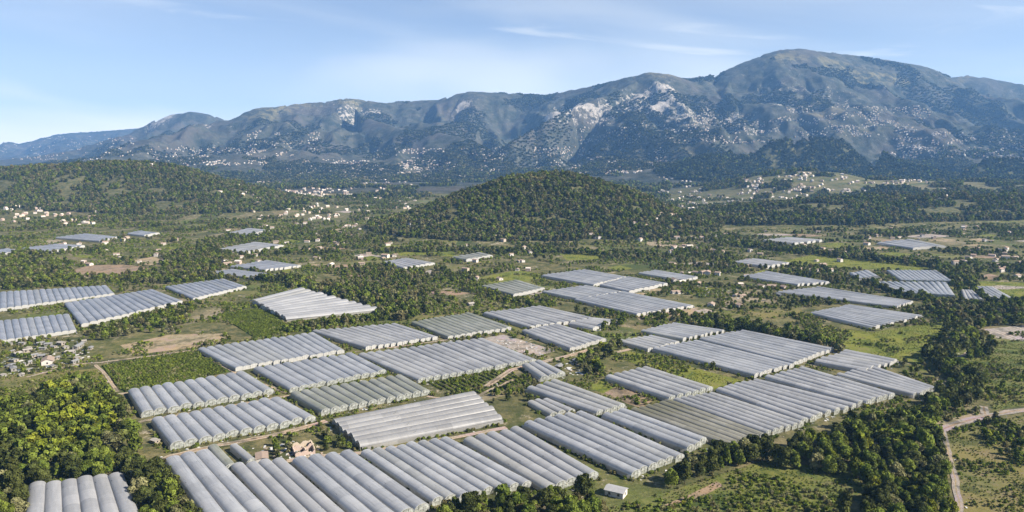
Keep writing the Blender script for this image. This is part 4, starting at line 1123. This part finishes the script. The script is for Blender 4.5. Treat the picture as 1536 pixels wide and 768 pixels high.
X, Y, S = np.concatenate(bx), np.concatenate(by), np.concatenate(bs)
scatter('undergrowth', 'bush', np.stack([X, Y, np.zeros_like(X)], 1), choose(PICKB, len(X), {'dark': .7, 'mid': 6, 'olive': 2.6, 'brown': .9, 'yellow': .4}), S, 'weeds and low bushes between the greenhouses and in rough pasture', 'undergrowth')
cx_, cy_ = [], []
for p, k in FIELD_POLYS:
    if k not in ('crop', 'plots'): continue
    a, b = Vector(p[0]), Vector(p[1]); d = (b - a).normalized(); nn = Vector((-d.y, d.x))
    xs, ys = [q[0] for q in p], [q[1] for q in p]
    ctr = Vector((sum(xs) / len(xs), sum(ys) / len(ys)))
    ii, jj = np.meshgrid(np.arange(-60, 60, 2.2 if k == 'crop' else 4.6), np.arange(-60, 60, 1.1))
    ii = ii + RNG.uniform(-.25, .25, ii.shape); jj = jj + RNG.uniform(-.4, .4, jj.shape)
    x = (ctr.x + d.x * ii + nn.x * jj).ravel(); y = (ctr.y + d.y * ii + nn.y * jj).ravel()
    m = in_poly(x, y, p) & (RNG.random(x.size) > 0.1); m &= free(x, y, 0.5, False); cx_.append(x[m]); cy_.append(y[m])
X, Y = np.concatenate(cx_), np.concatenate(cy_)
scatter('crop_plants', 'bush', np.stack([X, Y, np.zeros_like(X)], 1), choose(PICKB, len(X), {'dark': 1, 'mid': 4}), RNG.uniform(.42, .72, len(X)), 'rows of green crop plants in the two crop plots', 'crop')

# ------------------------------------------------------------------ houses
def house_meshes(w, l, h, rise, wall, roof, windows=True):
    m = MB()
    m.box(-w / 2, w / 2, -l / 2, l / 2, -0.4, h)
    for s in (-1, 1):
        m.face([(-w / 2, s * l / 2, h), (w / 2, s * l / 2, h), (0, s * l / 2, h + rise)])
    wall_me = m.mesh('wall', wall)
    r_ = MB(); o = 0.5
    for s in (-1, 1):
        x1 = s * (w / 2 + o); zl = h - o * rise / (w / 2)
        a, b, c, d = (0, -l / 2 - o, h + rise + .02), (0, l / 2 + o, h + rise + .02), (x1, l / 2 + o, zl + .02), (x1, -l / 2 - o, zl + .02)
        up = lambda p: (p[0], p[1], p[2] + 0.22)
        r_.face([up(a), up(b), up(c), up(d)]); r_.face([a, b, c, d]); r_.face([d, c, up(c), up(d)]); r_.face([a, d, up(d), up(a)]); r_.face([b, c, up(c), up(b)])
    return wall_me, r_.mesh('roof', roof)
def opening(w, h, mat, name):
    m = MB(); m.box(-w / 2, w / 2, -0.06, 0.06, 0, h); return m.mesh(name, mat)
WIN = opening(1.2, 1.3, DARK, 'window'); DOORM = opening(1.1, 2.1, DOOR, 'door'); BIGDOOR = opening(2.2, 2.3, DARK, 'door')
HTYPES = []
rr = random.Random(5)
for k in range(14):
    w, l, h = rr.uniform(6.5, 9), rr.uniform(8, 13), rr.choice([3.2, 3.2, 5.4, 5.8])
    ri = rr.choice([0, 3, 2, 3, 2, 1])
    HTYPES.append((w, l, h, *house_meshes(w, l, h, rr.uniform(1.2, 1.9), WALL[rr.choice([0, 0, 0, 1, 2])], ROOF[ri]), ri))
STYPES = []
SWALL = [m_plain('shack_wall_grey', (0.24, 0.225, 0.20), 0.9, 0.35), m_plain('shack_wall_buff', (0.27, 0.235, 0.19), 0.9, 0.3)]
SROOF = {1: m_plain('shack_roof_grey', (0.20, 0.20, 0.197), 0.7, 0.4), 2: m_plain('shack_roof_pale', (0.30, 0.275, 0.24), 0.8, 0.35), 3: m_plain('shack_roof_brown', (0.21, 0.165, 0.13), 0.9, 0.35)}
for k in range(6):
    w, l, h = rr.uniform(4, 6), rr.uniform(5, 9), rr.uniform(2.3, 2.9)
    ri = rr.choice([1, 2, 3]); STYPES.append((w, l, h, *house_meshes(w, l, h, rr.uniform(.5, .9), SWALL[rr.choice([0, 0, 1])], SROOF[ri]), ri))
ROOFW = ['terracotta roofed', 'grey roofed', 'pale roofed', 'brown roofed']
def place_house(ty, x, y, z, rz, name, label, cat, group, detail, sc=1.0):
    w, l, h, wm, rm, ri = ty
    t = link(name, None, loc=(x, y, z), rz=rz, scale=(sc, sc, sc))
    tag(t, label, cat, group)
    wl_ = link('wall', wm, t); link('roof', rm, t)
    if detail:
        nst = 2 if h > 4 else 1
        for s in (-1, 1):
            for st in range(nst):
                for q in range(max(2, int(l / 3.6))):
                    yy = -l / 2 + (q + .5) * l / max(2, int(l / 3.6))
                    if s == 1 and st == 0 and q == 0: link('door', DOORM, t, (w / 2, yy, 0.02), math.pi / 2); continue
                    link('window', WIN, t, (s * w / 2, yy, 0.95 + 2.8 * st), math.pi / 2)
        for s in (-1, 1): link('window', WIN, t, (0, s * l / 2, 1.0 if nst == 1 else 3.7), 0)
    return t
placed = []
# the white shed at the end of the long tunnels, the pink ruin, the shacks
def house_px(px, py, ty, rz, name, label, cat, group=None, sc=1.0, detail=True):
    x, y = at(px, py); placed.append((x, y)); return place_house(ty, x, y, 0.0, rz, name, label, cat, group, detail, sc)
shed = house_meshes(6.5, 9.5, 3.0, 0.9, WALL[0], ROOF[1])
t = house_px(924, 742, (6.5, 9.5, 3.0, *shed, 1), R(62), 'shed', 'small white shed with grey sheet roof at the end of the long tunnels', 'shed')
x, y = at(455, 676); rt = link('ruined_house', None, loc=(x, y, 0), rz=R(25)); tag(rt, 'roofless pinkish ruined house with rubble between the near tunnels', 'house')
rq = random.Random(3); W_, D_ = 5.5, 7.0
for (x0, y0), (x1, y1) in [((-W_, -D_), (W_, -D_)), ((W_, -D_), (W_, D_)), ((W_, D_), (-W_, D_)), ((-W_, D_), (-W_, -D_)), ((-W_, 1), (W_, 1)), ((0.5, -D_), (0.5, 1))]:
    mb = MB(); n = 7; d = Vector((x1 - x0, y1 - y0)); L = d.length; d.normalize(); nn_ = Vector((-d.y, d.x)) * 0.25; hh = [rq.uniform(1.2, 3.6) for _ in range(n + 1)]
    for q in range(n):
        p0 = Vector((x0, y0)) + d * L * q / n; p1 = Vector((x0, y0)) + d * L * (q + 1) / n
        a4 = [(*(p0 + nn_), 0), (*(p1 + nn_), 0), (*(p1 + nn_), hh[q + 1]), (*(p0 + nn_), hh[q])]; b4 = [(*(p0 - nn_), 0), (*(p1 - nn_), 0), (*(p1 - nn_), hh[q + 1]), (*(p0 - nn_), hh[q])]
        mb.face(a4); mb.face(b4[::-1]); mb.face([a4[3], a4[2], b4[2], b4[3]])
    link('broken_wall', mb.mesh('broken_wall', WALL[rq.choice([1, 2, 2])]), rt)
mb = MB()
for q in range(90):
    u_, v_, s_ = rq.uniform(-9, 9), rq.uniform(-10, 10), rq.uniform(.2, .7); mb.box(u_ - s_, u_ + s_, v_ - s_ * .7, v_ + s_ * .7, 0, s_ * .7, rq.choice([0, 1, 2]))
link('rubble', mb.mesh('rubble', [WALL[1], WALL[2], WALL[3]]), rt)['kind'] = 'stuff'
sh2 = house_meshes(6, 9, 2.6, 0.5, WALL[3], ROOF[3])
house_px(393, 690, (6, 9, 2.6, *sh2, 3), R(20), 'shack', 'brown roofed shack left of the pink ruined house', 'shack')
house_px(233, 664, STYPES[0], R(60), 'shack', 'little shack beside the left wood and the lower arched tunnels', 'shack', sc=.7)
rr = random.Random(8)
sett = []
tries = 0
while len(sett) < 30 and tries < 2000:
    tries += 1
    px, py = rr.uniform(2, 138), rr.uniform(512, 566)
    if py > 560 - 0.18 * (px - 60) and px > 60: continue
    x, y = at(px, py)
    if any(math.hypot(x - a, y - b) < 8.5 for a, b in sett): continue
    if not free(np.array([x]), np.array([y]), 3.5, False)[0]: continue
    sett.append((x, y))
    ty = rr.choice(STYPES)
    house_px(px, py, ty, rr.uniform(0, 3.1), 'shack', '%s shack in the settlement at the left edge' % ROOFW[ty[5]], 'shack', '%s shacks at the left edge' % ROOFW[ty[5]], rr.uniform(.6, 1.0), True)
for px, py, lab, ty in [(72, 545, 'red roofed house among the left shacks', HTYPES[0]), (838, 553, 'low house beside the winding dirt track', STYPES[2]), (866, 545, 'shack among the bushes right of the winding track', STYPES[3]),
                        (706, 458, 'lone shed in the olive meadow behind the centre tunnels', STYPES[1]), (1170, 445, 'shed at the left end of the long narrow block', STYPES[4])]:
    house_px(px, py, ty, rr.uniform(0, 3.1), 'house', lab, 'house')
# villages: px box, number, where
VILL = [((0, 305, 150, 340), 46, 'on the foot of the left hill'), ((330, 262, 620, 300), 150, 'on the plain below the mountains'), ((430, 240, 700, 272), 170, 'on the terraces left of the middle hill'),
        ((560, 222, 760, 265), 120, 'on the terraces behind the middle hill'), ((800, 222, 1000, 262), 150, 'on the terraces behind the middle hill'), ((870, 170, 1180, 215), 230, 'on the mountain flank below the cliffs'),
        ((1180, 160, 1400, 205), 200, 'on the mountain flank below the peak'), ((1330, 195, 1536, 236), 260, 'below the mountain at the right edge'), ((0, 205, 200, 240), 130, 'on the far left slopes'),
        ((220, 222, 400, 250), 120, 'below the far left mountains'), ((370, 195, 480, 235), 70, 'on the slope left of the valley'), ((1130, 258, 1420, 300), 90, 'in the farmland on the right hill'),
        ((985, 258, 1140, 330), 80, 'right of the middle hill'), ((740, 346, 900, 362), 34, 'at the foot of the middle hill'), ((950, 320, 1090, 380), 46, 'at the right foot of the middle hill'),
        ((380, 300, 640, 345), 90, 'in the valley left of the middle hill'), ((330, 345, 620, 400), 46, 'among the fields left of the middle hill'), ((640, 365, 800, 420), 16, 'in the fields under the hill'),
        ((1000, 400, 1130, 455), 20, 'in the scrub right of the paired tunnel blocks'), ((1120, 340, 1536, 400), 40, 'in the fields on the right'), ((1440, 340, 1536, 420), 16, 'in the far right fields'), ((90, 355, 330, 400), 16, 'among the trees on the left'),
        ((1090, 390, 1260, 440), 12, 'beside the ragged tunnel block')]
hs = []
for (x0, y0, x1, y1), n, where in VILL:
    n = int(n * (3.0 if y0 < 300 else 1.25)); px = RNG.uniform(x0, x1, n * 5); py = RNG.uniform(y0, y1, n * 5)
    keep = (vnoise(px / 26, py / 6, 71) > 0.44) & (vnoise(px / 9, py / 3, 73) > 0.35)
    px, py = px[keep][:n], py[keep][:n]
    X, Y = hit(px, py)
    ok = ~np.isnan(Y); X, Y = X[ok], Y[ok]
    ok = free(X, Y, 4.0, False); X, Y = X[ok], Y[ok]
    Z = height(X, Y) if len(X) else []
    for a, b, c in zip(X, Y, Z): hs.append((math.hypot(a, b), a, b, c, where))
hs.sort(key=lambda q: q[0])
N_IND = 290
grid_taken = {}
def hd(ty): return '%s %s' % (('tall' if ty[1] < 10 else 'long tall') if ty[2] > 4 else ('small low' if ty[1] < 10 else 'long low'), ROOFW[ty[5]])
far_list = []; n_h = 0
for d, x, y, z, where in hs:
    key = (int(x // 14), int(y // 14))
    if key in grid_taken: continue
    grid_taken[key] = 1
    if n_h < N_IND:
        ty = random.choice(HTYPES); n_h += 1
        place_house(ty, x, y, z, random.uniform(0, 3.14), 'house', '%s house %s' % (hd(ty), where), 'house', '%s houses %s' % (hd(ty), where), d < 1300, random.uniform(.6, .9))
    else: far_list.append((d, x, y, z))
m = MB()
for d, x, y, z in far_list:
    w, l, h = random.uniform(5, 7.5), random.uniform(6.5, 12), random.uniform(2.8, 4.4); a = random.uniform(0, 3.14); ca, sa = math.cos(a), math.sin(a)
    P = lambda u_, v_, t_: (x + u_ * ca - v_ * sa, y + u_ * sa + v_ * ca, z + t_)
    wi = random.choice([0, 0, 0, 1, 1, 2]); ri = 4 + random.choice([0, 2, 2, 3]); r0 = random.uniform(1.5, 2.4)
    c = [(-w / 2, -l / 2), (w / 2, -l / 2), (w / 2, l / 2), (-w / 2, l / 2)]
    for i in range(4):
        p, q = c[i], c[(i + 1) % 4]; m.face([P(*p, -4), P(*q, -4), P(*q, h), P(*p, h)], wi)
    m.face([P(*c[0], h), P(*c[1], h), P(0, -l / 2, h + r0)], wi); m.face([P(*c[2], h), P(*c[3], h), P(0, l / 2, h + r0)], wi)
    m.face([P(*c[1], h), P(*c[2], h), P(0, l / 2, h + r0), P(0, -l / 2, h + r0)], ri); m.face([P(*c[3], h), P(*c[0], h), P(0, -l / 2, h + r0), P(0, l / 2, h + r0)], ri)
o = link('far_villages', m.mesh('far_villages', WALL + ROOF)); tag(o, 'hundreds of pale houses of the far villages on the slopes', 'houses', kind='stuff')
print('houses', n_h, len(far_list))

# waste plastic, boards and boxes at the tunnel ends and along the tracks
m = MB(); rl = random.Random(77); n_l = 0
LIT = [m_plain('waste_plastic', (0.48, 0.47, 0.45), 0.6), m_plain('weathered_board', (0.22, 0.18, 0.135), 0.9), m_plain('grey_scrap', (0.28, 0.28, 0.28), 0.7), m_plain('faded_crate', (0.14, 0.17, 0.20), 0.7)]
def litter(x, y, s_):
    a = rl.uniform(0, 3.14); ca, sa = math.cos(a), math.sin(a); w, l, h = s_ * rl.uniform(.4, 1), s_ * rl.uniform(.6, 1.6), s_ * rl.uniform(.12, .6); k = rl.choice([0, 0, 0, 1, 2, 3])
    P = [(x + u_ * ca - v_ * sa, y + u_ * sa + v_ * ca) for u_, v_ in ((-w, -l), (w, -l), (w, l), (-w, l))]; hh = [h * rl.uniform(.4, 1.2) for _ in P]
    m.face([(*p, q) for p, q in zip(P, hh)], k)
    for i in range(4): m.face([(*P[i], 0), (*P[(i + 1) % 4], 0), (*P[(i + 1) % 4], hh[(i + 1) % 4]), (*P[i], hh[i])], k)
for poly, dist, w in BLOCKS:
    if dist > 1000: continue
    a, b, c, d = [Vector(q) for q in poly]; out = ((a + b) - (c + d)).normalized()
    for q in range(int((b - a).length / 6)):
        p = a.lerp(b, rl.random()) + out * rl.uniform(1.0, 4.5); litter(p.x, p.y, rl.uniform(.3, .9))
for ln, w in TRACK_LINES:
    for (x0, y0), (x1, y1) in zip(ln[:-1], ln[1:]):
        for q in range(int(math.hypot(x1 - x0, y1 - y0) / 9)):
            t_ = rl.random(); sd = rl.choice([-1, 1]) * (w * .5 + rl.uniform(.5, 3)); dx, dy = x1 - x0, y1 - y0; L = math.hypot(dx, dy)
            litter(x0 + dx * t_ - dy / L * sd, y0 + dy * t_ + dx / L * sd, rl.uniform(.25, .7))
for pts, n in [([(828, 548), (868, 535), (905, 552), (860, 566)], 60), ([(740, 512), (770, 506), (830, 526), (806, 534)], 60), ([(0, 520), (130, 508), (135, 545), (60, 560), (0, 566)], 150), ([(375, 672), (440, 662), (480, 682), (400, 694)], 50), ([(1040, 425), (1110, 430), (1120, 448), (1050, 446)], 60)]:
    g = px_poly(pts); xs, ys = [p[0] for p in g], [p[1] for p in g]
    for q in range(n * 2):
        x, y = rl.uniform(min(xs), max(xs)), rl.uniform(min(ys), max(ys))
        if in_poly(np.array([x]), np.array([y]), g)[0]: litter(x, y, rl.uniform(.4, 1.3))
o = link('farm_litter', m.mesh('farm_litter', LIT)); tag(o, 'scraps of plastic, boards and boxes strewn about the tunnels and tracks', 'litter', kind='stuff')

# ------------------------------------------------------------------ haze
hz = MB(); hz.box(-16600, 16600, -16600, 16600, -1.0, 1200)
t = NT('valley_haze')
pv = t.n.new('ShaderNodeVolumePrincipled'); pv.inputs['Color'].default_value = (0.24, 0.52, 1.0, 1); pv.inputs['Density'].default_value = HAZE_DENSITY; pv.inputs['Anisotropy'].default_value = 0.1
t.l.new(pv.outputs[0], t.out.inputs['Volume'])
ho = link('haze', hz.mesh('haze', t.mat)); ho['kind'] = 'stuff'; ho['label'] = 'pale blue haze filling the valley air'
